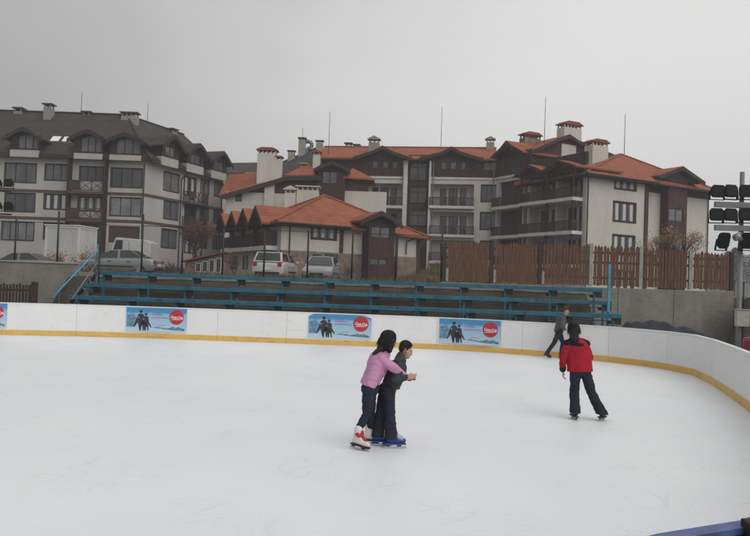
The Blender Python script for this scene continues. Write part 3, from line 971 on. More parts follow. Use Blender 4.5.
# ================================================================== house with the big white chimneys behind it
ex = at(226, 200, 76)
FE = Fr(ex.x, 76, 0, LOT)
def er(X0, Y0, X1, Y1, n=0.0): return rz(FE, Z2, X0, Y0, X1, Y1, n)
E = empty('house', (ex.x, 76, LOT), 'white and brown house with two broad white chimneys behind the low house', 'house')
LE = FE.pick(375, 200)[0]
zew = FE.pick(*Z2(200, 215))[1]
wE = [er(105, 235, 125, 258)]
uB = FE.pick(*Z2(352, 200))[0]
uT = FE.pick(*Z2(432, 200))[0]
MB(FE).wall(0, uB, 0, zew - .6, wE).build('wall', M['stucco'], E)
MB(FE).wall(uT, LE + 1.2, 0, FE.pick(*Z2(450, 226))[1]).build('wall', M['stucco'], E)
window(E, FE, *wE[0], cols=1)
a = er(193, 195, 222, 262)
MB(FE).box(a[0], a[1], -.35, -.005, 0, a[3]).build('pilaster', M['stucco'], E)
# big asymmetric gable: rake rises from the left to the middle
p0 = FE.pick(*Z2(62, 238), n=-.6); p1 = FE.pick(*Z2(165, 208), n=-.6); p2 = FE.pick(*Z2(262, 180), n=-.6); p3 = FE.pick(*Z2(362, 181), n=-.6)
rE = MB(FE).strip([p0, p1, p2, p3], -.6, 3.0, .2).build('roof', M['roof_red'], E)
bE = MB(FE)
for (ua, za), (ub, zb) in ((p0, p1), (p1, p2), (p2, p3)):
    bE.prism([(ua, za - .5), (ub, zb - .5), (ub, zb - .05), (ua, za - .05)], -.68, -.604)
bE.build('barge_board', M['wood_dark'], rE)
MB(FE).prism([(p1[0] - 1.5, zew - .6), (uB, zew - .6), (uB, p3[1] - .25), (p2[0], p2[1] - .25), (p1[0], p1[1] - .25), (p1[0] - 1.5, p1[1] - .75)], -.02, .2).build('boarded_wall', M['wood'], E)
# slope going up behind the rake on the left, and a hipped lantern in the middle
q0 = FE.pick(*Z2(84, 182), n=4)
MB(FE).slab([(p0[0] - .3, -.2, p0[1] + .05), (p1[0] + .6, -.2, p1[1] + .15), (p1[0] + .6, 4.5, q0[1] + .6), (p0[0] - .3, 4.5, q0[1] + .3)], .18).build('roof', M['roof_red'], E)
a = er(128, 162, 168, 186, 5.0)
MB(FE).slab([(a[0], 4.4, a[2]), (a[1] + 1.5, 4.4, a[2]), (a[1] + 1.5, 7, a[3]), (a[0], 7, a[3])], .2).box(a[0] + .2, a[1] + 1.3, 5, 7, 0, a[2] - .25).build('roof', M['roof_red'], E)
l0, l1, lp = FE.pick(*Z2(250, 178), n=.3), FE.pick(*Z2(374, 178), n=.3), FE.pick(*Z2(318, 146), n=2.5)
base = [(l0[0], .3, l0[1]), (l1[0], .3, l1[1]), (l1[0], 5, l1[1]), (l0[0], 5, l0[1])]
r2 = MB(FE)
for i in range(4): r2.slab([base[i], base[(i + 1) % 4], (lp[0], 2.6, lp[1])], .15)
r2.build('roof', M['roof_red'], E)
a = er(300, 150, 318, 162, 2.6)
chimney(E, FE, a[0], a[1], 2.2, 3.0, a[2] - .6, a[3] - .2, M['chimney_stone'], 'slab', M['concrete_pale'])
a = er(337, 120, 358, 142, 3.5)
chimney(E, FE, a[0], a[1], 3.0, 3.8, a[2] - 2, a[3] - .1, M['stucco'], 'gable')
# dark gabled front with an arched window
ta = er(352, 150, 432, 232, -.5)
twin = er(364, 166, 408, 204, -.5)
twin = (twin[0], twin[1], twin[2], twin[3])
MB(FE).wall(ta[0], ta[1], 0, twin[3] + .1, [twin], -.5).box(ta[0], ta[0] + .15, -.49, 3, 0, twin[3]).box(ta[1] - .15, ta[1], -.49, 3, 0, twin[3]).build('boarded_wall', M['wood'], E)
window(E, FE, *twin, n=-.5, cols=2, pane=M['glass_pale'], surround=.1)
tc = (ta[0] + ta[1]) / 2
hwT = (ta[1] - ta[0]) / 2
zpT = FE.pick(*Z2(392, 136), n=-1.0)[1]
zlT = FE.pick(*Z2(345, 160), n=-1.0)[1]
gable(E, FE, [(tc - hwT - .5, zlT), (tc - 1.0, zpT - .35), (tc, zpT), (tc + 1.0, zpT - .35), (tc + hwT + .5, zlT)], -1.0, 4, M['roof_dark'], wall_m=M['wood'], wall_n=.52, base=twin[3] + .1)
# red hip end to the right of it
h0 = FE.pick(*Z2(430, 184), n=-.6); h1 = FE.pick(*Z2(520, 190), n=-.6); hp = FE.pick(*Z2(455, 158), n=1.8)
r3 = MB(FE)
bs = [(h0[0] - .2, -.6, h0[1]), (h1[0], -.6, h1[1]), (h1[0], 4.2, h1[1]), (h0[0] - .2, 4.2, h0[1])]
for i in range(4): r3.slab([bs[i], bs[(i + 1) % 4], (hp[0], 1.8, hp[1])], .16)
r3.build('roof', M['roof_red'], E)
MB(FE).box(h0[0], h1[0] - .6, -.02, .25, FE.pick(*Z2(450, 226))[1] + .004, h1[1] - .2).build('boarded_wall', M['wood'], E)
# the chimneys
a = er(172, 113, 228, 195, 1.0)
chimney(E, FE, a[0], a[1], .5, 1.7, a[2] - .8, a[3] - .15, M['stucco'], 'hip')
a = er(222, 132, 243, 190, .9)
chimney(E, FE, a[0] + .1, a[1], .6, 1.6, a[2] - .8, a[3] - .1, M['stucco'], 'hip')
a = er(288, 220, 353, 265, -3.0)
chimney(E, FE, a[0], a[1], -3.4, -2.3, a[2] - 2, a[3] - .2, M['stucco'], 'slab', M['stucco'])
a = er(290, 216, 334, 222, -2.6)
MB(FE).box(a[0], a[1], -3.2, -2.4, a[2] - .1, a[3] + .1).build('cap', M['roof_red'], E, bevel=.03)
a = er(252, 228, 288, 265, -3.0)
chimney(E, FE, a[0], a[1] - .05, -3.3, -2.4, a[2] - 2, a[3] - .2, M['stucco'], 'gable', M['stucco'])
MB(FE).box(0, LE, 5.3, 5.5, 0, zew).build('wall', M['stucco'], E)

# ================================================================== dark roofed building far behind
fx = at(222, 160, 104)
FF = Fr(fx.x, 104, 0, LOT)
Fb = empty('apartment_building', (fx.x, 104, LOT), 'distant block with a dark roof and a bent flue above the white chimneys', 'building')
LF = FF.pick(352, 160)[0]
a = rz(FF, Z2, 78, 143, 172, 166)
zf = a[2] - .4
zm = FF.pick(*Z2(330, 110), n=5)[1]
zk = FF.pick(*Z2(352, 92), n=5)[1]
MB(FF).box(0, LF, 0, 10, 0, zf).build('wall', M['stucco_grey'], Fb)
za = FF.pick(*Z2(90, 144), n=5)[1]
us = [FF.pick(*Z2(X, 120), n=5)[0] for X in (60, 240, 352, 430)]
zsR = [za, FF.pick(*Z2(240, 140), n=5)[1], zk, FF.pick(*Z2(432, 112), n=5)[1]]
rr = MB(FF)
for i in range(3):
    rr.slab([(us[i], -.6, zf), (us[i + 1], -.6, zf), (us[i + 1], 5, zsR[i + 1]), (us[i], 5, zsR[i])], .2)
    rr.slab([(us[i], 5, zsR[i]), (us[i + 1], 5, zsR[i + 1]), (us[i + 1], 10.6, zf), (us[i], 10.6, zf)], .2)
rr.build('roof', M['roof_dark'], Fb)
for i in range(6):
    u = LF * (.06 + .16 * i)
    window(Fb, FF, u, u + 1.5, zf - 2.4, zf - 1.0, n=-.12, cols=2, recess=.05)
for X0, X1, Y0, Y1 in ((262, 282, 116, 150), (346, 366, 86, 100)):
    a = rz(FF, Z2, X0, Y0, X1, Y1, 4)
    chimney(Fb, FF, a[0], a[1], 3.5, 4.5, a[2] - 3, a[3], M['chimney_stone'], 'slab', M['dark_plinth'])
a = rz(FF, Z2, 294, 70, 314, 122, 4)
chimney(Fb, FF, a[0], a[1], 3.4, 4.6, a[2] - 3, a[3] - .4, M['chimney_stone'], 'slab', M['dark_plinth'])
pts = [Z2(314, 80), Z2(326, 78), Z2(334, 88), Z2(330, 97), Z2(318, 101), Z2(316, 115)]
fl = MB(FF)
pp = [FF.pick(*q, n=4) for q in pts]
for p, q in zip(pp[:-1], pp[1:]): fl.bar((p[0], 4, p[1]), (q[0], 4, q[1]), .28, 8)
fl.build('flue', M['metal_grey'], Fb)
u, z1 = FF.pick(*Z2(306, 38), n=4)
mast(Fb, FF, u, 4, zk - 2, z1, .05)

# ================================================================== ground and hills
def sheet(name, quads, m, kind='structure'):
    b = MB()
    for q in quads: b.face(q)
    return tag(b.build(name, m), kind=kind)


sheet('ground', [[(-3000, -300, -.06), (3000, -300, -.06), (3000, 33.36, -.06), (-3000, 33.36, -.06)]], M['gravel'])
sheet('parking_lot', [[(-3000, 33.36, LOT), (3000, 33.36, LOT), (3000, 3500, LOT), (-3000, 3500, LOT)], [(-3000, 33.36, -.06), (3000, 33.36, -.06), (3000, 33.36, LOT), (-3000, 33.36, LOT)]], M['gravel'])


def heightfield(name, x0, x1, y0, y1, nx, ny, fn, m, kind='structure'):
    v = [(x0 + (x1 - x0) * i / nx, y0 + (y1 - y0) * j / ny) for j in range(ny + 1) for i in range(nx + 1)]
    f = [(j * (nx + 1) + i, j * (nx + 1) + i + 1, (j + 1) * (nx + 1) + i + 1, (j + 1) * (nx + 1) + i) for j in range(ny) for i in range(nx)]
    me = bpy.data.meshes.new(name)
    me.from_pydata([(x, y, fn(x, y)) for x, y in v], [], f)
    me.polygons.foreach_set('use_smooth', [True] * len(f))
    o = bpy.data.objects.new(name, me)
    COL.objects.link(o); me.materials.append(m)
    return tag(o, kind=kind)


def nz(x, y, s=1.0, seed=0): return noise.noise(V((x * s + seed, y * s, seed)))


def sm(t): t = min(1, max(0, t)); return t * t * (3 - 2 * t)


heightfield('hills', -900, 900, 190, 800, 120, 30,
            lambda x, y: LOT - 1 + sm((y - 190) / 330) * (19 + 5 * nz(x, y, .012, 3) + 10 * sm((x - 60) / 120) - 9 * sm((-x) / 120)), M['far_hill'])
# brown bank, raised and darkened as painted shade under the stands; another beside the end of the retaining wall
heightfield('embankment', -60, 9.9, 30.2, 33.2, 160, 10,
            lambda x, y: -.1 + 2.22 * sm((y - 29.9) / 3.0) * (1 - sm((x - 9.55) / .35)) * (1 - .75 * sm((-x - 13.6) / .8)) * (.97 + .03 * nz(x, y, 1.3, 1)) + .03 * nz(x, y, 4, 2), M['earth_with_shade'])
heightfield('embankment', 11.5, 70, 23.5, 34, 130, 30,
            lambda x, y: -.1 + 2.28 * sm((y - 24.5) / 8.6) * sm((x - .497 * y + .5) / 1.0) + .14 * nz(x, y, .9, 5) + .07 * nz(x, y, 3, 6), M['earth_with_shade'])
mx, my = 5.6, 46.0
heightfield('grassy_mound', mx - 8, mx + 8, my - 6, my + 7, 60, 50,
            lambda x, y: LOT - .12 + 1.75 * math.exp(-(((x - mx) / 3.2) ** 2 + ((y - my) / 2.6) ** 2)) + .1 * nz(x, y, .9, 2), M['dry_grass'])


def tufts(name, pts, h, m, w=.03):
    b = MB()
    for x, y, z in pts:
        a = random.uniform(0, math.pi)
        hh = h * random.uniform(.5, 1.2)
        lx, ly = random.uniform(-.5, .5) * hh, random.uniform(-.5, .5) * hh
        c, s = math.cos(a) * w, math.sin(a) * w
        b.face([(x - c, y - s, z - .05), (x + c, y + s, z - .05), (x + lx, y + ly, z + hh)])
    return tag(b.build(name, m), kind='stuff')


pts = []
for i in range(5200):
    x, y = random.gauss(mx, 3.4), random.gauss(my, 2.4)
    if abs(x - mx) > 7.5 or abs(y - my) > 5.5: continue
    pts.append((x, y, LOT - .12 + 1.75 * math.exp(-(((x - mx) / 3.2) ** 2 + ((y - my) / 2.6) ** 2)) + .1 * nz(x, y, .9, 2)))
tufts('dry_grass', pts, .42, M['dry_grass'])
pts = []
for i in range(4200):
    x = random.uniform(-18, 8); y = random.uniform(33.7, 36.2)
    if nz(x, y, .35, 9) > -.05: pts.append((x, y, LOT))
tufts('dry_weeds', pts, .42, M['dry_grass'])
pts = []
for i in range(1500):
    x = random.uniform(10.5, 20); y = random.uniform(27.6, 31.5)
    pts.append((x, y, -.06 if x < 16.7 else -.1 + 2.28 * sm((y - 25) / 8.4)))
tufts('dry_weeds', pts, .3, M['dry_grass'])

# ================================================================== concrete retaining wall
wr = at(733, 290, 33.3)
zl_ = 2.60
RW = empty('retaining_wall', (0, 33.2, 0), 'long concrete retaining wall under the picket fence and behind the stands', 'wall')
rwb = Fr(0, 33.2, 0, 0)
edges = [-60, -46, -34, -24, -17.5, -13.5, -11.2, -9, -6, -3, 0, 3, 5.95, 8.6, 11.1, 13.65, wr.x]
for a, b in zip(edges[:-1], edges[1:]):
    zt = 2.58 if a < -13.6 else (2.36 if a > 2.5 else 2.24)
    MB(rwb).box(a + .008, b - .008, 0, .28, -.3, zt).build('panel', M['concrete'], RW, bevel=.012)
MB(rwb).box(edges[0], -13.52, -.05, .33, 2.583, 2.66).build('coping', M['concrete_pale'], RW, bevel=.01)

# ================================================================== picket fence on top of it
PFr = Fr(0, 33.34, 0, 0)
PF = empty('picket_fence', (0, 33.34, 2.4), 'tall brown picket fence with pale concrete posts on the retaining wall', 'fence')
PF.location = (0, 33.34, 0)
fx_ = [444, 491.5, 540, 591, 641, 691, 732]
for i, (xa, xb) in enumerate(zip(fx_[:-1], fx_[1:])):
    a, b = at(xa, 270, 33.3), at(xb, 270, 33.3)
    u0, u1 = a.x + .1, b.x - .1
    ym = [241, 243, 243.5, 246, 249, 252][i]
    zt = at((xa + xb) / 2, ym, 33.3).z
    z0 = 2.44
    p = MB(PFr)
    pitch = (.125, .128, .15, .148, .15, .15)[i]
    k = int((u1 - u0) / pitch)
    for j in range(k):
        c = u0 + pitch * (j + .5) + (u1 - u0 - k * pitch) / 2 + random.uniform(-.008, .008)
        w = pitch * (.485 if i < 2 else .42) * random.uniform(.9, 1.05)
        h = zt + random.uniform(-.06, .05)
        zb = z0 + random.uniform(-.02, .03)
        t = random.uniform(-.015, .015)
        p.prism([(c - w, zb), (c + w, zb), (c + w + t, h - .1), (c + t, h), (c - w + t, h - .1)], -.035, -.01)
    p.build('picket_panel', M['picket'], PF)
    r = MB(PFr)
    for zz in (z0 + .3, z0 + 1.0, zt - .38):
        r.box(u0, u1, -.008, .06, zz, zz + .11)
    r.build('rail', M['picket_dark'], PF)
for i, x in enumerate(fx_):
    c = at(x, 270, 33.3).x
    zt = at(x, [247, 240, 240, 243.5, 247, 250, 252][i], 33.3).z
    m = M['concrete_pale'] if i in (3, 4, 5) else M['picket_dark']
    MB(PFr).box(c - .085, c + .085, -.06, .12, 2.405, zt).build('post', m, PF, bevel=.012)
    if i in (0, 1, 2):
        MB(PFr).box(c + .09, c + .2, -.075, .08, 2.405, 3.0).build('post_stub', M['concrete_pale'], PF, bevel=.01)

# dark picket fence at the foot of the wall on the left
LF = empty('picket_fence', (0, 30.3, 0), 'dark low wooden fence at the left edge below the concrete wall', 'fence')
lfr = Fr(0, 30.3, 0, 0)
ztop = at(18, 284, 30.3).z
xr = at(34, 290, 30.3).x
p = MB(lfr)
x = -30.0
while x < xr - .12:
    p.box(x, x + .09, -.03, 0, .05, ztop + random.uniform(-.04, .04))
    x += .135
p.build('picket_panel', M['picket_dark'], LF)
MB(lfr).box(-30, xr - .1, .004, .06, .5, .6).box(-30, xr - .1, .004, .06, ztop - .3, ztop - .2).build('rail', M['wood_dark'], LF)
MB(lfr).box(xr - .1, xr + .12, -.08, .12, -.05, ztop + .12).build('post', M['picket_dark'], LF, bevel=.015)

# ================================================================== chain link fence along the car park
CL = empty('chain_link_fence', (0, 34.2, LOT), 'dark wire mesh fence on thin posts between the stands and the parked cars', 'fence')
cfr = Fr(0, 34.2, 0, LOT)
px_ = [-68, -27, 15, 57.5, 99.6, 142, 182.5, 223, 264.5, 308, 352.5, 396, 442]
us = []
for q in px_:
    P = at(q, 250, 34.2); us.append(P.x)
zf_ = at(264, 229, 34.2).z - LOT
for i, (q, u) in enumerate(zip(px_, us)):
    h = zf_ + (.5 if i in (3, 5) else random.uniform(-.04, .06))
    MB(cfr).bar((u, 0, 0), (u, 0, h), .045, 8).build('post', M['metal_dark'], CL, smooth=True)
for a, b in zip(us[:-1], us[1:]):
    g = MB(cfr)
    h, c = zf_ - .1, .085
    n = int((b - a + h) / c)
    def wire(p, q):
        d = V((q[0] - p[0], q[1] - p[1])).normalized() * .0015
        g.face([(p[0] - d.y, -.012, p[1] + d.x), (p[0] + d.y, -.012, p[1] - d.x), (q[0] + d.y, -.012, q[1] - d.x), (q[0] - d.y, -.012, q[1] + d.x)])
    for k in range(n):
        s = a - h + k * c
        z0, z1 = max(0, a - s) , min(h, b - s)
        if z1 > z0: wire((s + z0, z0 + .05), (s + z1, z1 + .05))
        s2 = a + k * c
        z0, z1 = max(0, s2 - b), min(h, s2 - a)
        if z1 > z0: wire((s2 - z0, z0 + .05), (s2 - z1, z1 + .05))
    g.build('wire_mesh', M['metal_dark'], CL)
    MB(cfr).bar((a, 0, zf_ - .05), (b, 0, zf_ - .05), .014, 6).build('top_rail', M['metal_dark'], CL)

# ================================================================== blue stands
BLX0, BLX1 = -11.9, 9.75
ST = empty('bleachers', (0, 29, 0), 'long blue metal stand of stepped benches behind the rink boards', 'bleachers')
sfr = Fr(0, 29, 0, 0)
rowsB = [(2.30, 2.0), (1.79, .75), (1.31, -.5), (.86, -1.75 + .0), (.42, -2.6)]
for z, n in rowsB:
    x = BLX0
    while x < BLX1 - .1:
        e = min(x + 3.6, BLX1)
        MB(sfr).box(x + .006, e - .006, n, n + .36, z - .035, z).box(x + .006, e - .006, n - .03, n - .002, z - .155, z + .005).build('bench_plank', M['blue_paint'], ST, bevel=.008)
        MB(sfr).box(x + .006, e - .006, n + .42, n + .72, z - .30, z - .27).build('foot_plank', M['blue_paint'], ST)
        x = e
nfr = 12
for i in range(nfr):
    c = BLX0 + .35 + (BLX1 - BLX0 - .7) * i / (nfr - 1)
    f = MB(sfr)
    for z, n in rowsB:
        f.box(c - .04, c + .04, n + .12, n + .2, 0, z - .036)
        f.box(c - .03, c + .03, n + .2, n + .75, z - .39, z - .305)
    f.build('support_frame', M['blue_paint'], ST)
    for (z, n), (z2, n2_) in zip(rowsB[:-1], rowsB[1:]):
        MB(sfr).box(c + .05, c + .33, n + .14, n + .18, z - .40, z - .16).build('bracket', M['metal_dark'], ST)
q = at(609, 300, 29.3)
zt = at(609, 264, 29.3).z
MB(sfr).box(q.x - .05, q.x + .05, .3, .4, -.05, zt).box(q.x - .05, q.x + .05, .1, .3, 1.3, 1.37).build('end_post', M['blue_rail'], ST)
# stair up to the left end
SR = empty('stair', (-12, 28, 0), 'blue metal stair with sloping handrails at the left end of the stand', 'stair')
pA, pB = at(52, 298, 27.9), at(98, 250, 30.6)
pC, pD = at(72, 299, 28.0), at(97, 263, 30.4)
b = MB(); loc = V(SR.location)
def rel(p): return tuple(V(p) - loc)
for nm, (P, Q), r, m in (('handrail', (pA, pB), .035, M['blue_rail']), ('handrail', (pC, pD), .03, M['metal_grey'])):
    MB().bar(rel(P), rel(Q), r, 8).build(nm, m, SR, smooth=True)
dr = (pD - pC)
for t in (-.25, .15, .55, .97):
    for P in (pA + (pB - pA) * t, pC + dr * t):
        zlow = max(0, (P.z - 1.0))
        MB().bar(rel((P.x, P.y, zlow)), rel(P), .025, 6).build('baluster', M['blue_paint'], SR)
off = V((0, 0, -1.0))
for P, Q in ((pA + off, pB + off), (pC + off, pD + off)):
    P, Q = P + (P - Q) * .35, Q
    MB().slab([rel(P + V((-.03, 0, .1))), rel(P + V((.03, 0, .1))), rel(Q + V((.03, 0, .1))), rel(Q + V((-.03, 0, .1)))], .2).build('stringer', M['metal_dark'], SR)
for i in range(9):
    t = -.3 + 1.3 * i / 8
    L_, R_ = pA + (pB - pA) * t + off, pC + dr * t + off
    if L_.z < .02: continue
    MB().slab([rel(L_ + V((0, -.12, .12))), rel(R_ + V((0, -.12, .12))), rel(R_ + V((0, .16, .12))), rel(L_ + V((0, .16, .12)))], .03).build('step', M['metal_grey'], SR)
pt = at(99.6, 251, 30.9)
MB().bar(rel((pt.x, pt.y, 1.6)), rel(pt), .04, 8).build('newel_post', M['metal_dark'], SR, smooth=True)

# ================================================================== the rink
poly = [(-17, 23.9), (-12.6, 24.8), (-8.9, 25.42), (-3, 25.4), (2.2, 25.1), (4.95, 24.15), (7.35, 22.75), (8.5, 21.05), (8.73, 19.85), (8.4, 18.1), (7.28, 14.1), (5.75, 9.6), (4.2, 6.3), (2.3, 3.9)]
na, nb = on_ground(668, 537, 1.1), on_ground(750, 523.5, 1.1)
nc = na + (na - nb) * 3
near = [(2.3, 3.9), (nb.x, nb.y), (na.x, na.y), (nc.x, nc.y - .1), (-4, 1.0), (-9, .5), (-17, .2)]


def resample(P, kink=None, step=1.22):
    segs = []
    out = []
    n = len(P)
    for i in range(n - 1):
        p0, p1, p2, p3 = P[max(i - 1, 0)], P[i], P[i + 1], P[min(i + 2, n - 1)]
        if kink is not None:
            if i == kink: p0 = p1
            if i + 1 == kink: p3 = p2
        k = max(1, round(math.dist(p1, p2) / step))
        for j in range(k):
            t = j / k
            out.append(tuple(.5 * ((2 * b) + (-a + c) * t + (2 * a - 5 * b + 4 * c - d) * t * t + (-a + 3 * b - 3 * c + d) * t ** 3)
                             for a, b, c, d in zip(p0, p1, p2, p3)))
    out.append(P[-1])
    return out


BP = resample(poly)
RB = empty('rink_boards', (0, 25, 0), 'curving white rink boards with a yellow kick strip round the far side of the ice', 'rink boards')
BH = 1.1


def run(P, parent, off, h0, h1, t0, t1, name, m, smooth=True):
    """a continuous band following the boards between heights h0 and h1, from offset t0 to t1 outwards"""
    me_v, me_f = [], []
    k = len(P)
    nrm = []
    for i in range(k):
        a, b_ = V((*P[max(i - 1, 0)], 0)), V((*P[min(i + 1, k - 1)], 0))
        d = (b_ - a).normalized()
        nrm.append(V((-d.y, d.x, 0)))
    for p, n in zip(P, nrm):
        for t, h in ((t0, h0), (t1, h0), (t1, h1), (t0, h1)):
            q = V((p[0], p[1], 0)) + n * t
            me_v.append((q.x, q.y - off, h))
    for i in range(k - 1):
        a, b_ = i * 4, i * 4 + 4
        for j in range(4):
            l = (j + 1) % 4
            me_f.append((a + j, a + l, b_ + l, b_ + j))
    me_f.append((0, 1, 2, 3)); me_f.append(tuple(range((k - 1) * 4, k * 4))[::-1])
    me = bpy.data.meshes.new(name)
    me.from_pydata(me_v, [], me_f)
    bm = bmesh.new(); bm.from_mesh(me); bmesh.ops.recalc_face_normals(bm, faces=bm.faces); bm.to_mesh(me); bm.free()
    o = bpy.data.objects.new(name, me)
    COL.objects.link(o); me.materials.append(m); o.parent = parent
    return o


# panels two points long, a hairline joint between them
for i in range(0, len(BP) - 1, 2):
    seg = BP[i:i + 3]
    if len(seg) < 2: continue
    seg = [V(s) for s in seg]
    d0, d1 = (seg[1] - seg[0]).normalized(), (seg[-1] - seg[-2]).normalized()
    seg[0] = seg[0] + d0 * .0035; seg[-1] = seg[-1] - d1 * .0035
    seg = [tuple(s) for s in seg]
    pn = run(seg, RB, 25, .0, BH - .032, 0, .05, 'board_panel', M['board'])
    run(seg, pn, 25, .005, .175, -.014, -.002, 'kick_strip', M['kick'])
run(BP, RB, 25, BH - .03, BH, -.012, .10, 'cap_rail', M['board'])

NBR = empty('rink_barrier', (1.5, 3.5, 0), 'blue topped barrier in the bottom right corner, nearest to the viewer', 'rink barrier')
NP = resample(near, None, .9)
M['blue_cap'] = mat('blue_cap', (0.06, 0.09, 0.23), 0.5, 0.35, 14, spec=0.5)
M['blue_board'] = mat('blue_board', (0.01, 0.035, 0.20), 0.5, 0.2, 3)
M['dark_board'] = mat('dark_board', (0.02, 0.05, 0.06), 0.6, 0.2, 3)
NPr = NP[::-1]
def nrun(h0, h1, t0, t1, nm, m):
    o = run([(x - 1.5, y) for x, y in NPr], NBR, 3.5, h0, h1, t0, t1, nm, m)
    return o
nrun(.0, BH - .10, -.012, .05, 'board_panel', M['dark_board'])
nrun(BH - .098, BH - .032, -.03, .055, 'blue_edge', M['blue_board'])
nrun(BH - .03, BH, -.033, .052, 'cap_rail', M['blue_cap'])
nrun(.005, .18, .052, .066, 'kick_strip', M['kick'])
pp_ = on_ground(749.5, 521, 1.12)
MB().box(pp_.x - 1.5 - .045, pp_.x - 1.5 + .045, pp_.y - 3.5 - .10, pp_.y - 3.5 + .0, 0, 1.135).build('post', M['wood_dark'], NBR, bevel=.008)

# ice
mi, nt, b_ = new_mat('ice')
N, L = nt.nodes, nt.links
tc = N.new('ShaderNodeTexCoord')
n1 = N.new('ShaderNodeTexNoise'); n1.inputs['Scale'].default_value = .35; n1.inputs['Detail'].default_value = 6
L.new(tc.outputs['Object'], n1.inputs['Vector'])
cr = N.new('ShaderNodeValToRGB')
cr.color_ramp.elements[0].position = .3; cr.color_ramp.elements[0].color = (.71, .74, .765, 1)
cr.color_ramp.elements[1].position = .7; cr.color_ramp.elements[1].color = (.765, .79, .81, 1)
L.new(n1.outputs['Fac'], cr.inputs['Fac'])
# skate marks: thin stretched scratches in several directions
acc = None
for ang, sc in ((20, 1.0), (75, 1.3), (-35, .8), (130, 1.1), (100, 2.1), (-12, 2.6), (48, 1.8)):
    mp = N.new('ShaderNodeMapping')
    mp.inputs['Rotation'].default_value = (0, 0, R(ang))
    mp.inputs['Scale'].default_value = (.22 * sc, 9 * sc, 1)
    L.new(tc.outputs['Object'], mp.inputs['Vector'])
    ns = N.new('ShaderNodeTexNoise'); ns.inputs['Scale'].default_value = 2.2; ns.inputs['Detail'].default_value = 3; ns.inputs['Distortion'].default_value = .35
    L.new(mp.outputs['Vector'], ns.inputs['Vector'])
    r_ = N.new('ShaderNodeValToRGB')
    r_.color_ramp.elements[0].position = .62; r_.color_ramp.elements[0].color = (0, 0, 0, 1)
    r_.color_ramp.elements[1].position = .70; r_.color_ramp.elements[1].color = (1, 1, 1, 1)
    L.new(ns.outputs['Fac'], r_.inputs['Fac'])
    if acc is None: acc = r_.outputs['Color']
    else:
        ad = N.new('ShaderNodeMath'); ad.operation = 'MAXIMUM'
        L.new(acc, ad.inputs[0]); L.new(r_.outputs['Color'], ad.inputs[1]); acc = ad.outputs[0]
mxr = N.new('ShaderNodeMix'); mxr.data_type = 'RGBA'
sc_ = N.new('ShaderNodeMath'); sc_.operation = 'MULTIPLY'; sc_.inputs[1].default_value = .3
L.new(acc, sc_.inputs[0]); L.new(sc_.outputs[0], mxr.inputs['Factor'])
L.new(cr.outputs['Color'], mxr.inputs[6]); mxr.inputs[7].default_value = (.86, .87, .875, 1)
L.new(mxr.outputs[2], b_.inputs['Base Color'])
# blade cuts: thin curving lines along the contours of slow noises
cuts_ = None
for k_, (sc, ds) in enumerate(((.22, 1.2), (.35, .8), (.6, .5), (1.0, .4), (.45, 2.0))):
    mp = N.new('ShaderNodeMapping'); mp.inputs['Location'].default_value = (k_ * 7.3, k_ * 3.1, k_)
    L.new(tc.outputs['Object'], mp.inputs['Vector'])
    ns = N.new('ShaderNodeTexNoise'); ns.inputs['Scale'].default_value = sc; ns.inputs['Detail'].default_value = 0; ns.inputs['Distortion'].default_value = ds
    L.new(mp.outputs['Vector'], ns.inputs['Vector'])
    fr_ = N.new('ShaderNodeMath'); fr_.operation = 'MULTIPLY'; fr_.inputs[1].default_value = 14.0
    L.new(ns.outputs['Fac'], fr_.inputs[0])
    pg = N.new('ShaderNodeMath'); pg.operation = 'PINGPONG'; pg.inputs[1].default_value = .5
    L.new(fr_.outputs[0], pg.inputs[0])
    rg = N.new('ShaderNodeMapRange'); rg.inputs['From Min'].default_value = .0; rg.inputs['From Max'].default_value = .045; rg.inputs['To Min'].default_value = 1; rg.inputs['To Max'].default_value = 0
    L.new(pg.outputs[0], rg.inputs['Value'])
    if cuts_ is None: cuts_ = rg.outputs['Result']
    else:
        ad = N.new('ShaderNodeMath'); ad.operation = 'MAXIMUM'
        L.new(cuts_, ad.inputs[0]); L.new(rg.outputs['Result'], ad.inputs[1]); cuts_ = ad.outputs[0]
brk = N.new('ShaderNodeTexNoise'); brk.inputs['Scale'].default_value = .8; brk.inputs['Detail'].default_value = 3
L.new(tc.outputs['Object'], brk.inputs['Vector'])
bm_ = N.new('ShaderNodeMapRange'); bm_.inputs['From Min'].default_value = .48; bm_.inputs['From Max'].default_value = .62
L.new(brk.outputs['Fac'], bm_.inputs['Value'])
cm = N.new('ShaderNodeMath'); cm.operation = 'MULTIPLY'; L.new(cuts_, cm.inputs[0]); L.new(bm_.outputs['Result'], cm.inputs[1])
ck = N.new('ShaderNodeMapRange'); ck.inputs['To Min'].default_value = 1.0; ck.inputs['To Max'].default_value = .90
L.new(cm.outputs[0], ck.inputs['Value'])
vv = N.new('ShaderNodeVectorMath'); vv.operation = 'SCALE'
L.new(mxr.outputs[2], vv.inputs[0]); L.new(ck.outputs['Result'], vv.inputs['Scale'])
L.new(vv.outputs['Vector'], b_.inputs['Base Color'])
b_.inputs['Roughness'].default_value = .42
b_.inputs['Specular IOR Level'].default_value = .35
bp = N.new('ShaderNodeBump'); bp.inputs['Strength'].default_value = .12; bp.inputs['Distance'].default_value = .01
L.new(acc, bp.inputs['Height']); L.new(bp.outputs['Normal'], b_.inputs['Normal'])
M['ice'] = mi
ip = [(x, y, 0.0) for x, y in BP] + [(x, y, 0.0) for x, y in NP[1:]]
sheet('ice', [ip], M['ice'])


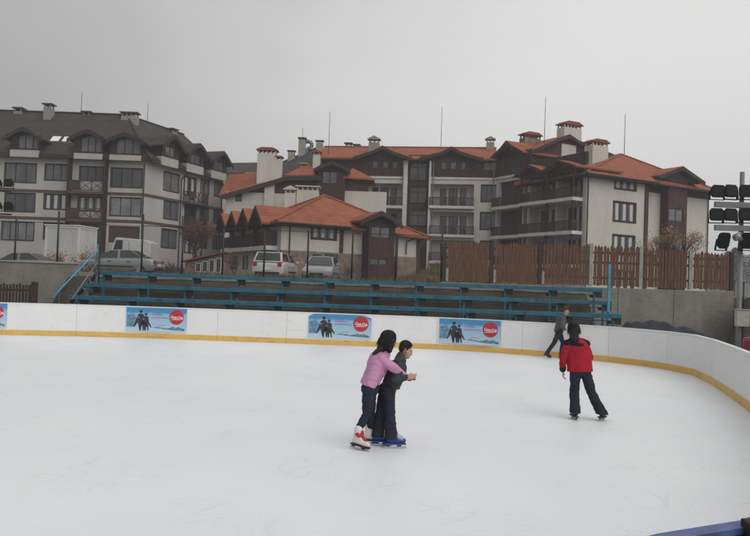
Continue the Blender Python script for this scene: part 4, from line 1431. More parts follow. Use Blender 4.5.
def board_hit(px):
    """plan point of the far boards seen in this column of the survey photo, at mid height"""
    d = ray(px, 325)
    for (ax, ay), (bx, by) in zip(BP[:-1], BP[1:]):
        ex_, ey_ = bx - ax, by - ay
        den = d.x * ey_ - d.y * ex_
        if abs(den) < 1e-9: continue
        t = (ax * ey_ - ay * ex_) / den
        s = (ax * d.y - ay * d.x) / den
        if t > 0 and -1e-6 <= s <= 1 + 1e-6: return V((d.x * t, d.y * t, 0))


# ================================================================== printed banners on the boards
def print_mat():
    m, nt, b = new_mat('banner_print')
    N, L = nt.nodes, nt.links
    tc = N.new('ShaderNodeTexCoord'); sp = N.new('ShaderNodeSeparateXYZ')
    L.new(tc.outputs['Generated'], sp.inputs[0])
    nz_ = N.new('ShaderNodeTexNoise'); nz_.inputs['Scale'].default_value = 3.0; nz_.inputs['Detail'].default_value = 4
    L.new(tc.outputs['Object'], nz_.inputs['Vector'])
    ma = N.new('ShaderNodeMath'); ma.operation = 'MULTIPLY_ADD'; ma.inputs[1].default_value = .35
    L.new(nz_.outputs['Fac'], ma.inputs[0]); L.new(sp.outputs['Z'], ma.inputs[2])
    cr = N.new('ShaderNodeValToRGB')
    e = cr.color_ramp.elements
    e[0].position = .15; e[0].color = (.50, .60, .68, 1)
    e[1].position = 1.13; e[1].color = (.05, .23, .46, 1)
    k = e.new(.5); k.color = (.33, .50, .64, 1)
    k = e.new(.9); k.color = (.24, .43, .60, 1)
    L.new(ma.outputs[0], cr.inputs['Fac'])
    L.new(cr.outputs['Color'], b.inputs['Base Color'])
    b.inputs['Roughness'].default_value = .45
    return m


M['print'] = print_mat()
M['p_red'] = mat('print_red', (.42, .022, .035), .45, .06, 3)
M['p_white'] = mat('print_white', (.72, .70, .70), .5, .03, 3)
M['p_pink'] = mat('print_pink', (.42, .17, .30), .5, .1, 3)
M['p_dark'] = mat('print_dark', (.028, .032, .045), .5, .4, 9)
M['p_skin'] = mat('print_skin', (.33, .21, .16), .5, .1, 3)
M['p_blue'] = mat('print_blue', (.03, .13, .30), .5, .45, 7, col2=(.22, .40, .58))
M['p_teal'] = mat('print_teal', (.04, .14, .20), .5, .5, 7, col2=(.18, .32, .40))


def text_mesh(txt, size, m, parent, name, mtx, shear=0.0, offs=0.0, width=None):
    cu = bpy.data.curves.new(name, 'FONT')
    cu.body = txt; cu.size = size; cu.align_x = 'CENTER'; cu.align_y = 'CENTER'; cu.shear = shear; cu.offset = offs; cu.extrude = .002
    t = bpy.data.objects.new(name, cu)
    me = bpy.data.meshes.new_from_object(t)
    bpy.data.objects.remove(t)
    if width:
        xs = [v.co.x for v in me.vertices]
        k = width / (max(xs) - min(xs))
        for v in me.vertices: v.co.x *= k
    me.transform(mtx)
    me.materials.clear(); me.materials.append(m)
    o = bpy.data.objects.new(name, me)
    COL.objects.link(o); o.parent = parent
    return o


def banner(xl, xr, yt, yb, label, corner=None):
    a, c = board_hit(xl), board_hit(xr)
    ang = math.atan2(c.y - a.y, c.x - a.x)
    w = (c - a).length
    mid_ = (a + c) / 2
    zt = at((xl + xr) / 2, yt, mid_.y).z
    zt = min(zt, BH - .04)
    h = .83
    z0 = zt - h
    o = empty('banner', (a.x, a.y, z0), label, 'banner', 'sponsor banners on the far boards', ang)
    n = -.02
    # sheet, slightly wavy, with one corner folded down
    nx = 24
    b = MB()
    top = lambda u: h - (.10 * max(0, 1 - u / .16) if corner == 'left' else 0) - (.10 * max(0, 1 - (w - u) / .3) if corner in ('right', 'left') else 0)
    for i in range(nx):
        u0, u1 = w * i / nx, w * (i + 1) / nx
        f = lambda u: n + .003 * math.sin(u * 5 + xl)
        b.face([(u0, f(u0), 0), (u1, f(u1), 0), (u1, f(u1), top(u1)), (u0, f(u0), top(u0))])
        b.face([(u0, n + .012, 0), (u0, n + .012, top(u0)), (u1, n + .012, top(u1)), (u1, n + .012, 0)])
    b.face([(0, n, 0), (0, n + .012, 0), (w, n + .012, 0), (w, n, 0)][::-1])
    b.build('sheet', M['print'], o)
    m = n - .005
    X = lambda q: (q - 55) / 570 * w
    Yv = lambda q: (1 - (q - 60) / 250) * h
    def pl(name, pts, mt, dn=0.0, par=o):
        return MB().prism([(X(x), Yv(y)) for x, y in pts][::-1], m - dn - .002, m - dn).build(name, mt, par)
    def ring(cx, cy, r, k=32):
        rw = r / 570 * w
        return [(cx + r * math.cos(2 * math.pi * i / k), cy + (rw / h * 250) * math.sin(2 * math.pi * i / k)) for i in range(k)]
    pl('picture', [(62, 138), (132, 128), (150, 165), (135, 258), (62, 262)], M['p_blue'])
    pl('picture_ring', ring(102, 192, 22), M['p_teal'], .004)
    em = pl('emblem', ring(530, 150, 69), M['p_red'], .0)
    text_mesh('Coca\u2011Cola'.replace('\u2011', '-'), .14, M['p_white'], em, 'lettering',
              Matrix.Translation((X(530), m - .006, Yv(152))) @ Matrix.Rotation(R(4), 4, 'Y') @ Matrix.Rotation(R(90), 4, 'X'), .35, .004, .43)
    sw = [(470, 183), (500, 170), (540, 172), (585, 178), (540, 178), (500, 177)]
    pl('swash', sw, M['p_white'], .003, em)
    # two dark clad skaters of the picture
    for dx, sc in ((0, 1.0), (48, .86)):
        cx, base = 192 + dx, 300
        g = lambda pts: [(cx + x * sc * 1.1, base - y * sc) for x, y in pts]
        pl('printed_figure', g([(-6, 0), (6, 0), (10, 60), (16, 62), (22, 0), (34, 2), (28, 75), (55, 40), (62, 48), (32, 110), (28, 165), (12, 178), (-10, 178), (-26, 160), (-42, 110), (-60, 40), (-50, 36), (-24, 85)]), M['p_dark'], 0)
        pl('printed_head', ring(cx + 2 * sc, base - 200 * sc, 15 * sc, 14), M['p_dark'], .0)
        pl('printed_hand', ring(cx - 22 * sc, base - 140 * sc, 9 * sc, 10), M['p_skin'], .003)
    for y, x0, x1, hh in ((131, 296, 400, 11), (160, 290, 448, 11), (240, 350, 430, 5)):
        x = x0
        cap = MB()
        while x < x1:
            lw = random.uniform(9, 26)
            cap.box(X(x), X(min(x + lw, x1)), m - .002, m, Yv(y + hh / 2), Yv(y - hh / 2))
            x += lw + 4
        cap.build('caption', M['p_pink'], o)
    pl('printed_ridge', [(300, 262), (360, 256), (430, 270), (470, 262), (500, 250), (520, 262), (555, 252), (580, 264), (610, 270), (608, 292), (560, 286), (520, 288), (470, 282), (380, 272)], M['p_teal'], 0)
    return o


banner(-53, 6.5, 302.5, 328, 'sponsor banner cut off by the left edge with only its red disc end showing')
banner(126, 186.5, 305, 331, 'sponsor banner hanging below the silver sedan, between the left pair of stand brackets')
banner(308.5, 371.5, 312.5, 340, 'sponsor banner with ragged upper corners just left of the girl in pink', 'left')
banner(439.5, 501, 318, 347, 'sponsor banner nearest to the man in grey, right of the two hugging children')

# ================================================================== floodlight masts
M['glass_black'] = mat('glass_black', (.012, .013, .014), .6, .2, 3, spec=.15)
M['lamp_black'] = mat('lamp_black', (.014, .015, .016), .75, .2, 4, spec=.15)


def floodlight(parent, x, y, z, w, tilt, yaw=0.0, h=None):
    h = h or w * .92
    T = Matrix.Translation((x, y, z)) @ Matrix.Rotation(yaw, 4, 'Z') @ Matrix.Rotation(tilt, 4, 'X')
    def put(b, nm, m, par, bev=0.0):
        b.v = [T @ V(v) for v in b.v]
        return b.build(nm, m, par, bevel=bev)
    b = MB()
    ww, hh, d = w / 2, h / 2, w * .55
    # housing: wide lens rim in front (-y), chamfered back
    rings = [(-d * .5, 1.0), (-d * .32, 1.0), (-d * .28, .93), (d * .15, .86), (d * .5, .55)]
    prev = None
    oct_ = [(-1, -.62), (-.7, -1), (.7, -1), (1, -.62), (1, .62), (.7, 1), (-.7, 1), (-1, .62)]
    ids = []
    for yy, s in rings:
        ids.append([b.p(ax * ww * s, yy, az * hh * s) for ax, az in oct_])
    for r0, r1 in zip(ids[:-1], ids[1:]):
        for i in range(8): b.f.append([r0[i], r0[(i + 1) % 8], r1[(i + 1) % 8], r1[i]])
    b.f.append(ids[0][::-1]); b.f.append(ids[-1])
    f = put(b, 'floodlight', M['lamp_black'], parent)
    g = MB().box(-ww * .8, ww * .8, -d * .5 - .006, -d * .5 - .001, -hh * .75, hh * .75)
    put(g, 'lens', M['glass_black'], f)
    br = MB().box(-ww * 1.1, -ww * 1.02, -.03, .03, -hh * 1.25, .02).box(ww * 1.02, ww * 1.1, -.03, .03, -hh * 1.25, .02).box(-ww * 1.1, ww * 1.1, -.03, .03, -hh * 1.32, -hh * 1.25)
    put(br, 'bracket', M['lamp_black'], f)
    return f



DP = 18.0
q = at(739.2, 300, DP)
PM = empty('floodlight_mast', (q.x, DP, -.06), 'grey pole with rows of black floodlights and a junction box at the right edge', 'floodlight mast')
zpole = at(739, 184, DP).z + .3
tilt = q.x
MB().bar((0, 0, 0), (0, 0, at(739, 250, DP).z), .062, 14).bar((0, 0, at(739, 250, DP).z), (0, 0, zpole + .06), .055, 14).build('pole', M['metal_grey'], PM, smooth=True)
def zat(x, y): return at(x, y, DP).z + .06
for (yb0, yb1) in ((203, 208.5), (226, 231.5)):
    x0 = at(712.5, yb0, DP).x - q.x
    MB().box(x0, 1.35, -.16, -.07, zat(739, yb1), zat(739, yb0)).build('crossbar', M['metal_grey'], PM, bevel=.006)
for row, (yc, xs) in enumerate(((192.3, (715, 727.7, 743.3, 757, 771)), (215.6, (713.8, 727.3, 742.8, 757, 771)))):
    for i, x in enumerate(xs):
        P = at(x, yc, DP)
        floodlight(PM, P.x - q.x, -.1, P.z + .06 - .0, .335, R(-8 + random.uniform(-5, 5)), R(random.uniform(-10, 10)))
for x, yc, w, h, ya in ((719.8, 240.5, .30, .40, .25), (744.5, 240.5, .36, .40, -.2)):
    P = at(x, yc, DP)
    floodlight(PM, P.x - q.x, -.14, P.z + .06, w, R(14), ya, h)
P = at(733.5, 238, DP)
MB().bar((P.x - q.x - .02, -.1, P.z + .06), (P.x - q.x + .05, -.25, P.z + .09), .085, 12, .11).build('lamp', M['galv'], PM, smooth=True)
P = at(739.5, 318, DP)
jb = MB().box(P.x - q.x - .165, P.x - q.x + .155, -.2, -.065, P.z + .06 - .2, P.z + .06 + .2).build('junction_box', M['concrete_pale'], PM, bevel=.012)
MB().box(P.x - q.x - .18, P.x - q.x + .17, -.215, -.06, P.z + .263, P.z + .285).build('box_lid', M['concrete_pale'], jb)
MB().bar((.085, -.04, 0), (.085, -.04, 2.6), .016, 6).build('cable', M['rubber'], PM)

DQ = 26.0
q2 = at(-22, 250, DQ)
PL = empty('floodlight_mast', (q2.x, DQ, -.06), 'pole at the left edge whose floodlights hang before the left apartment block', 'floodlight mast')
MB().bar((0, 0, 0), (0, 0, at(-22, 165, DQ).z), .075, 12).build('pole', M['metal_grey'], PM if False else PL, smooth=True)
for yb in (190.5, 213.5):
    zz = at(0, yb, DQ).z + .06
    x1 = at(12.5, yb, DQ).x - q2.x
    MB().box(-1.2, x1, -.1, -.04, zz - .05, zz).build('crossbar', M['metal_dark'], PL)
    for x in (10, -1.5, -34, -46):
        P = at(x, yb - 7, DQ)
        floodlight(PL, P.x - q2.x, -.07, zz + .26, .31, R(-6), R(random.uniform(-12, 12)))

# ================================================================== parked cars
M['car_silver'] = mat('car_silver', (.22, .23, .235), .32, .05, 3, metal=.35, spec=.5, coat=.5)
M['car_white'] = mat('car_white', (.46, .46, .45), .35, .05, 3, spec=.5, coat=.4)
M['car_grey'] = mat('car_grey', (.28, .29, .30), .32, .05, 3, metal=.3, spec=.5, coat=.4)
M['car_glass'] = glass_mat('car_glass', (.03, .034, .036), .05)
M['tail_red'] = mat('tail_red', (.30, .02, .02), .25, .1, 5)
M['head_clear'] = mat('head_clear', (.5, .52, .53), .15, .1, 5, spec=.7)


def car(loc, rz_, label, body, style='sedan'):
    o = empty('parked_car', loc, label, 'car', 'cars parked behind the rink', rz_)
    # stations along x (front at +x): x, half width, underside, belt height
    if style == 'sedan':
        st = [(2.22, .62, .32, .58), (2.12, .76, .22, .70), (1.7, .84, .2, .80), (.95, .87, .2, .90), (0, .88, .2, .94), (-1.0, .88, .2, .97), (-1.55, .86, .22, 1.0), (-2.1, .80, .26, .99), (-2.25, .70, .34, .86)]
        cab = [(1.05, .90), (.25, 1.40), (-.85, 1.43), (-1.70, 1.0)]
    elif style == 'hatch':
        st = [(1.98, .62, .32, .60), (1.88, .76, .22, .74), (1.5, .83, .2, .84), (.85, .85, .2, .93), (0, .86, .2, .97), (-1.2, .86, .2, 1.0), (-1.75, .82, .25, .98), (-1.92, .74, .34, .80)]
        cab = [(.98, .93), (.2, 1.42), (-1.25, 1.44), (-1.80, .99)]
    else:
        st = [(2.1, .64, .32, .66), (2.0, .80, .22, .82), (1.6, .88, .2, .95), (1.0, .90, .2, 1.02), (0, .91, .2, 1.05), (-1.4, .91, .2, 1.06), (-2.0, .88, .25, 1.05), (-2.12, .82, .34, .86)]
        cab = [(1.25, 1.0), (.45, 1.50), (-1.75, 1.55), (-2.06, 1.06)]
    b = MB(); rings = []
    for x, w, zb, zt in st:
        r = [(w * .86, zb), (w * .97, zb + .12), (w, (zb + zt) / 2 + .05), (w * .965, zt - .07), (w * .88, zt), (w * .4, zt + .02)]
        rings.append([b.p(x, y, z) for y, z in r] + [b.p(x, -y, z) for y, z in r[::-1]])
    k = len(rings[0])
    for p, q in zip(rings[:-1], rings[1:]):
        for i in range(k):
            b.f.append([p[i], q[i], q[(i + 1) % k], p[(i + 1) % k]])
    b.f.append(rings[0]); b.f.append(rings[-1][::-1])
    bo = b.build('body', body, o, smooth=True)
    sb = bo.modifiers.new('sub', 'SUBSURF'); sb.levels = 1; sb.render_levels = 2
    # greenhouse
    (xa, za), (xb, zb), (xc, zc), (xd, zd_) = cab
    wb, wt = (.80, .60) if style != 'wagon' else (.84, .68)
    g = MB()
    lo = [(xa, wb, za - .03), (xd, wb * .95, zd_ - .03)]
    bot = [g.p(xa, wb, za - .03), g.p(xa, -wb, za - .03), g.p(xd, -wb * .95, zd_ - .03), g.p(xd, wb * .95, zd_ - .03)]
    top = [g.p(xb, wt, zb), g.p(xb, -wt, zb), g.p(xc, -wt, zc), g.p(xc, wt, zc)]
    mt = [g.p((xb + xc) / 2, 0.0, max(zb, zc) + .05)]
    for i in range(4):
        j = (i + 1) % 4
        g.f.append([bot[i], top[i], top[j], bot[j]])
        g.f.append([top[i], mt[0], top[j]])
    ca = g.build('cabin', body, o, bevel=.035)
    def pane(p, ins, name='window'):
        c = sum((V(v) for v in p), V((0, 0, 0))) / 4
        nrm = (V(p[1]) - V(p[0])).cross(V(p[2]) - V(p[1])).normalized()
        if nrm.dot(c - V((0, 0, .9))) < 0: nrm = -nrm
        pts = [V(v) + (c - V(v)) * ins + nrm * .006 for v in p]
        w = MB(); w.face([tuple(v) for v in pts]); w.face([tuple(v - nrm * .004) for v in pts[::-1]])
        for i in range(4):
            j = (i + 1) % 4
            w.face([tuple(pts[j]), tuple(pts[i]), tuple(pts[i] - nrm * .004), tuple(pts[j] - nrm * .004)])
        w.build(name, M['car_glass'], o)
    B_ = [(xa, wb, za), (xa, -wb, za), (xd, -wb * .95, zd_), (xd, wb * .95, zd_)]
    T_ = [(xb, wt, zb), (xb, -wt, zb), (xc, -wt, zc), (xc, wt, zc)]
    pane([B_[0], B_[1], T_[1], T_[0]], .12, 'windscreen')
    pane([B_[2], B_[3], T_[3], T_[2]], .14, 'rear_window')
    for s, (i, j) in ((1, (0, 3)), (-1, (1, 2))):
        bl, br2, tl, tr = V(B_[i]), V(B_[j]), V(T_[i]), V(T_[j])
        mb_, mt_ = bl.lerp(br2, .48), tl.lerp(tr, .42)
        pane([tuple(bl), tuple(mb_), tuple(mt_), tuple(tl)], .13, 'side_window')
        pane([tuple(mb_), tuple(br2), tuple(tr), tuple(mt_)], .13, 'side_window')
    L0, L1 = st[0][0], st[-1][0]
    for x in (L0 - .78, L1 + .82):
        for s in (1, -1):
            y = s * .74
            wv = MB().bar((x, y - .1, .31), (x, y + .1, .31), .31, 20).build('wheel', M['rubber'], o)
            MB().bar((x, y + s * .085, .31), (x, y + s * .112, .31), .19, 14).build('rim', M['galv'], wv)
    zf0 = st[1][3]
    for s in (1, -1):
        MB().box(L0 - .11, L0 - .015, s * .60 - .14, s * .60 + .14, zf0 - .16, zf0 - .02).build('headlight', M['head_clear'], o, bevel=.02)
        MB().box(L1 - .0, L1 + .09, s * .66 - .11, s * .66 + .11, st[-2][3] - .26, st[-2][3] - .08).build('tail_light', M['tail_red'], o, bevel=.02)
        MB().box(xa - .28, xa - .14, s * .95 - .09, s * .95 + .09, za + .02, za + .15).build('mirror', body, o, bevel=.03)
    for s in (1, -1):
        ym = s * .895 if style != 'wagon' else s * .925
        MB().box(L1 + 1.15, L0 - 1.1, min(ym, ym - s * .03), max(ym, ym - s * .03), .50, .56).build('side_trim', M['metal_dark'], o, bevel=.008)
        for xx in (.18, -.85):
            MB().box(xx - .09, xx + .09, min(ym, ym - s * .035), max(ym, ym - s * .035), .78, .81).build('door_handle', M['metal_dark'], o, bevel=.006)
    MB().box(L0 - .06, L0 + .03, -.62, .62, .30, .40).build('bumper', M['metal_dark'], o, bevel=.02)
    MB().box(L1 - .04, L1 + .06, -.66, .66, .36, .50).build('bumper', M['metal_dark'], o, bevel=.02)
    MB().box(L0 - .03, L0 + .012, -.35, .35, .42, .52).build('grille', M['metal_dark'], o)
    MB().box(L1 - .02, L1 + .02, -.26, .26, .60, .71).build('number_plate', M['white_paint'], o)
    return o


p = at(118.5, 262, 40); car((p.x, 40, LOT), R(180), 'silver sedan parked behind the left end of the stand', M['car_silver'], 'sedan')
p = at(275.5, 265, 40); car((p.x, 40.5, LOT), R(84), 'white estate car seen from behind, left of the grey hatchback', M['car_white'], 'wagon')
p = at(322, 265, 39.5); car((p.x, 39.5, LOT), R(-94), 'grey hatchback facing the rink, parked right of the white estate car', M['car_grey'], 'hatch')
p = at(22, 262, 43); car((p.x - .3, 43.5, LOT - .25), R(176), 'silver car mostly hidden by the concrete wall at the far left', M['car_silver'], 'sedan')

# white delivery van behind the sedan
p = at(131, 250, 46)
VN = empty('delivery_van', (p.x, 46, LOT), 'white delivery van with dark cab window parked behind the silver sedan', 'van')
wv2 = 1.42
zt_ = at(130, 238.5, 46).z - LOT
MB().prism([(-1.3, .35), (1.45, .35), (1.45, zt_ - .25), (1.2, zt_ - .1), (-.45, zt_), (-.75, zt_), (-1.15, 1.15), (-1.3, .95)], -.75, .75).build('body', M['car_white'], VN, bevel=.05)
MB().prism([(-.98, 1.15), (-.28, 1.15), (-.28, zt_ - .15), (-.68, zt_ - .15)], -.765, -.752).build('side_window', M['car_glass'], VN)
MB().slab([(-1.145, -.62, 1.2), (-1.145, .62, 1.2), (-.81, .62, zt_ - .1), (-.81, -.62, zt_ - .1)], .02).build('windscreen', M['car_glass'], VN)
for x in (-.85, 1.0):
    for y in (-.68, .68):
        wv = MB().bar((x, y - .09, .3), (x, y + .09, .3), .3, 18).build('wheel', M['rubber'], VN)
        MB().bar((x, y - .1, .3), (x, y + .1, .3), .17, 12).build('rim', M['galv'], wv)
MB().box(.1, .12, -.756, -.751, .5, zt_ - .2).build('door_seam', M['metal_dark'], VN)

# white site container with corner frame
p0, p1 = at(42.5, 245, 47), at(79, 245, 47)
KW = p1.x - p0.x
kz = at(60, 225.5, 47).z - LOT
KC = empty('container', (p0.x, 47, LOT), 'white site container with pale corner frame standing before the left block', 'container')
KC.rotation_euler = (0, 0, R(-7))
KC.location = (p0.x, 47.3, LOT)
kd = 2.3
w = MB()
n_ = int(KW / .18)
for i in range(n_):
    u0, u1 = .1 + (KW - .2) * i / n_, .1 + (KW - .2) * (i + 1) / n_
    w.box(u0, u1 - .02, .03 + (.012 if i % 2 else 0), .06, .12, kz - .14)
w.box(.05, KW - .05, .06, kd - .05, .12, kz - .1)
n_ = int(kd / .18)
for i in range(n_):
    v0 = .08 + (kd - .16) * i / n_
    w.box(KW - .05, KW - .03 - (.012 if i % 2 else 0), v0, v0 + (kd - .16) / n_ - .02, .12, kz - .14)
w.build('wall', mat('container_white', (.50, .50, .475), .6, .12, 1.4, stretch=(1, 1, .3)), KC)
f = MB()
for u in (0, KW - .1):
    for v in (0, kd - .1):
        f.box(u, u + .1, v, v + .1, 0, kz)
f.box(.1, KW - .1, 0, .1, kz - .14, kz).box(.1, KW - .1, 0, .1, 0, .12).box(KW - .1, KW, .1, kd - .1, kz - .14, kz).box(KW - .1, KW, .1, kd - .1, 0, .12)
f.build('corner_frame', M['white_paint'], KC, bevel=.01)
MB().box(-.06, KW + .06, -.06, kd + .06, kz + .002, kz + .07).build('roof', M['white_paint'], KC)

# small hut with a red lean-to roof
hf = at(185, 262, 52); hg = at(222, 262, 52)
HW_ = hg.x - hf.x
HT = empty('hut', (hf.x, 52, LOT), 'small hut with sloping red roof and white windows right of the silver sedan', 'hut')
za, zb2 = at(184, 261, 52).z - LOT, at(221, 251.5, 52).z - LOT
MB().prism([(0, 0), (HW_, 0), (HW_, zb2 - .15), (0, za - .15)], .05, 2.4).build('wall', M['stone'], HT)
MB().slab([(-.25, -.35, za), (HW_ + .15, -.35, zb2), (HW_ + .15, 2.6, zb2 + .05), (-.25, 2.6, za + .05)], .1).build('roof', M['roof_red'], HT)
for i in range(4):
    u = .75 + i * .48
    zt = min(za + (zb2 - za) * u / HW_ - .3, 1.5)
    fw = MB().box(u, u + .4, .02, .045, .45, zt).build('window', M['white_trim'], HT)
    MB().box(u + .05, u + .35, .008, .018, .5, zt - .06).build('pane', M['glass'], fw)

# ================================================================== trees and bushes
def limbs(b, p, d, L_, r, depth, tips, spread=.55, kids=(2, 3)):
    q = p + d * L_
    b.bar(tuple(p), tuple(q), r, 5, r * .68)
    tips.append((q, d, depth))
    if depth == 0: return
    for _ in range(random.randint(*kids)):
        nd = (d + V((random.uniform(-1, 1), random.uniform(-1, 1), random.uniform(-.35, .75))) * spread).normalized()
        limbs(b, p.lerp(q, random.uniform(.65, 1)), nd, L_ * random.uniform(.6, .85), r * .62, depth - 1, tips, spread, kids)


def tree(name, loc, h, label, cat, group=None, leaf=None, nleaf=0, ls=.06, stems=1, depth=5, spread=.55, lean=.1, r0=None):
    o = empty(name, loc, label, cat, group)
    b = MB(); tips = []
    for i in range(stems):
        d = V((random.uniform(-lean, lean), random.uniform(-lean, lean), 1)).normalized()
        base = V((random.uniform(-.3, .3), random.uniform(-.3, .3), 0)) if stems > 1 else V((0, 0, 0))
        limbs(b, base, d, h * .30, r0 or h * .016, depth, tips, spread)
    b.build('trunk', M['twig'], o)
    if leaf:
        f = MB()
        fine = [t for t in tips if t[2] <= 2] or tips
        for i in range(nleaf):
            q, d, _ = random.choice(fine)
            c = q + V((random.gauss(0, .14), random.gauss(0, .14), random.gauss(0, .14)))
            a = V((random.uniform(-1, 1), random.uniform(-1, 1), random.uniform(-1, 1))).normalized() * ls * random.uniform(.6, 1.3)
            e_ = a.orthogonal().normalized() * ls * .6
            f.face([tuple(c - a), tuple(c + e_), tuple(c + a), tuple(c - e_)])
        f.build('leaves', leaf, o)
    return o


random.seed(21)
p = at(672, 260, 46)
tree('young_tree', (p.x, 46, LOT), 4.7, 'sparse young tree with tan leaves before the right block, above the picket fence', 'tree', leaf=M['tan_leaf'], nleaf=1500, ls=.06, stems=6, depth=5, spread=.45, lean=.36)
p = at(196, 255, 60)
tree('bare_tree', (p.x, 60, LOT), 5.2, 'reddish brown twiggy tree beside the left block, above the small hut', 'tree', leaf=M['red_leaf'], nleaf=1500, ls=.07, stems=3, depth=5, spread=.5)
for (x, D_, h, lab) in ((60, 38, 1.5, 'low bare bush in front of the white container'), (92, 44, 1.9, 'twiggy bush between the white container and the silver sedan'),
                        (172, 42, 1.0, 'dark low bush right of the silver sedan, under the small hut'), (236, 47, 2.0, 'bushy brown shrub left of the white estate car'),
                        (352, 50, 1.5, 'brown shrub before the low house, right of the grey hatchback')):
    p = at(x, 265, D_)
    tree('bush', (p.x, D_, LOT), h, lab, 'bush', 'bare bushes along the car park', leaf=M['red_leaf'] if x > 100 else M['tan_leaf'], nleaf=260, ls=.05, stems=6, depth=4, spread=.7, lean=.6, r0=.018)
# distant trees beside the right block
M['far_leaf'] = mat('far_leaf', (.06, .068, .055), .95, .35, .5, spec=.1)
for i, (x, D_, yt, lab) in enumerate(((735, 150, 247, 'distant dark tree just left of the lamp pole'), (728, 190, 250.5, 'distant small tree right of the picket fence end'), (758, 170, 249, 'distant tree right of the lamp pole'))):
    p = at(x, 262, D_)
    h = at(x, yt, D_).z - LOT
    o = empty('distant_tree', (p.x, D_, LOT), lab, 'tree', 'distant trees on the right')
    b = MB(); tips = []
    limbs(b, V((0, 0, 0)), V((0, 0, 1)), h * .3, h * .025, 4, tips, .6)
    b.build('trunk', M['twig'], o)
    f = MB()
    for _ in range(1800):
        t = random.random() ** .7
        rr_ = h * .3 * math.sin(math.pi * (.25 + .72 * t)) * random.uniform(.3, 1)
        a_ = random.uniform(0, 2 * math.pi)
        rr_ *= 1 + .4 * math.sin(a_ * 3 + i + t * 5)
        c = V((rr_ * math.cos(a_), rr_ * math.sin(a_), h * (.22 + .76 * t)))
        a = V((random.uniform(-1, 1), random.uniform(-1, 1), random.uniform(-1, 1))).normalized() * h * .022
        e_ = a.orthogonal().normalized() * h * .014
        f.face([tuple(c - a), tuple(c + e_), tuple(c + a), tuple(c - e_)])
    f.build('crown', M['far_leaf'], o)

# ================================================================== things lying behind the boards
def heap(name, x0, x1, y0, y1, h, m, label, cat, seed):
    nx, ny = 40, 14
    v, fcs = [], []
    for j in range(ny + 1):
        for i in range(nx + 1):
            s, t = i / nx, j / ny
            x, y = x0 + (x1 - x0) * s, y0 + (y1 - y0) * t
            e_ = math.sin(math.pi * t) ** .7 * min(1, 6 * s, 6 * (1 - s))
            v.append((x, y + .1 * nz(x, t, 2, seed), e_ * (h(s) + .09 * nz(x * 2, t * 2, 1.2, seed) + .05 * nz(x, t, 5, seed))))
    for j in range(ny):
        for i in range(nx):
            a = j * (nx + 1) + i
            fcs.append((a, a + 1, a + nx + 2, a + nx + 1))
    me = bpy.data.meshes.new(name)
    cx, cy = (x0 + x1) / 2, (y0 + y1) / 2
    me.from_pydata([(a - cx, b - cy, c) for a, b, c in v], [], fcs)
    me.polygons.foreach_set('use_smooth', [True] * len(fcs))
    o = bpy.data.objects.new(name, me); COL.objects.link(o); me.materials.append(m)
    o.location = (cx, cy, -.06)
    return tag(o, label, cat)


a, c = at(606, 325, 26.6), at(722, 330, 26.6)
ztp = at(645, 319.5, 26.6).z
heap('tarpaulin', a.x, c.x, 25.9, 27.3, lambda s: (ztp - .0) * (1 - .42 * max(0, (s - .45) / .55) ** 1.2) * (.93 + .07 * sm(s * 4)), M['tarp'], 'dark folded tarpaulin heaped behind the boards under the concrete wall', 'tarpaulin', 3)
# rubble and a red canister by the mast foot
random.seed(5)
rb_ = []
for i in range(9):
    P = at(random.uniform(716, 733), 330, random.uniform(22.5, 24.3))
    b = bmesh.new()
    bmesh.ops.create_icosphere(b, subdivisions=2, radius=random.uniform(.12, .26))
    for v in b.verts: v.co *= 1 + .35 * noise.noise(v.co * 6 + V((i, 0, 0)))
    me = bpy.data.meshes.new('rock'); b.to_mesh(me); b.free()
    o = bpy.data.objects.new('rock', me); COL.objects.link(o); me.materials.append(M['stone'])
    hx = min(P.x, 16.4)
    o.location = (P.x, P.y, .02 + i * .012)
    o.scale = (1.2, 1, .8)
    tag(o, 'rough brown rock in the rubble between the lamp pole and the concrete wall', 'rock', 'rocks heaped by the lamp pole')
P = at(752.5, 342, 16)
RC = empty('plastic_barrel', (P.x + .05, 16, -.06), 'red plastic barrel behind the boards at the right edge', 'barrel')
b = MB()
prof_ = [(.22, 0), (.25, .05), (.255, .3), (.27, .33), (.255, .36), (.255, .62), (.27, .65), (.255, .68), (.25, .92), (.2, .97)]
zt_ = at(749, 337.5, 16).z + .06
k_ = 20; ids = []
for r_, z_ in prof_: ids.append([b.p(r_ * math.cos(2 * math.pi * i / k_), r_ * math.sin(2 * math.pi * i / k_), z_ * zt_ / .97) for i in range(k_)])
for r0, r1 in zip(ids[:-1], ids[1:]):
    for i in range(k_): b.f.append([r0[i], r0[(i + 1) % k_], r1[(i + 1) % k_], r1[i]])
b.f.append(ids[0][::-1]); b.f.append(ids[-1])
b.build('drum', M['red_plastic'], RC)
MB().bar((.08, 0, zt_), (.08, 0, zt_ + .03), .04, 10).build('bung', M['metal_dark'], RC)

# ================================================================== people
def cap(a, b, r0, r1=None):
    return ('c', V(a), V(b), r0, r0 if r1 is None else r1)


def ell(c, r, rot=None):
    return ('e', V(c), V(r), rot or Matrix.Identity(3))


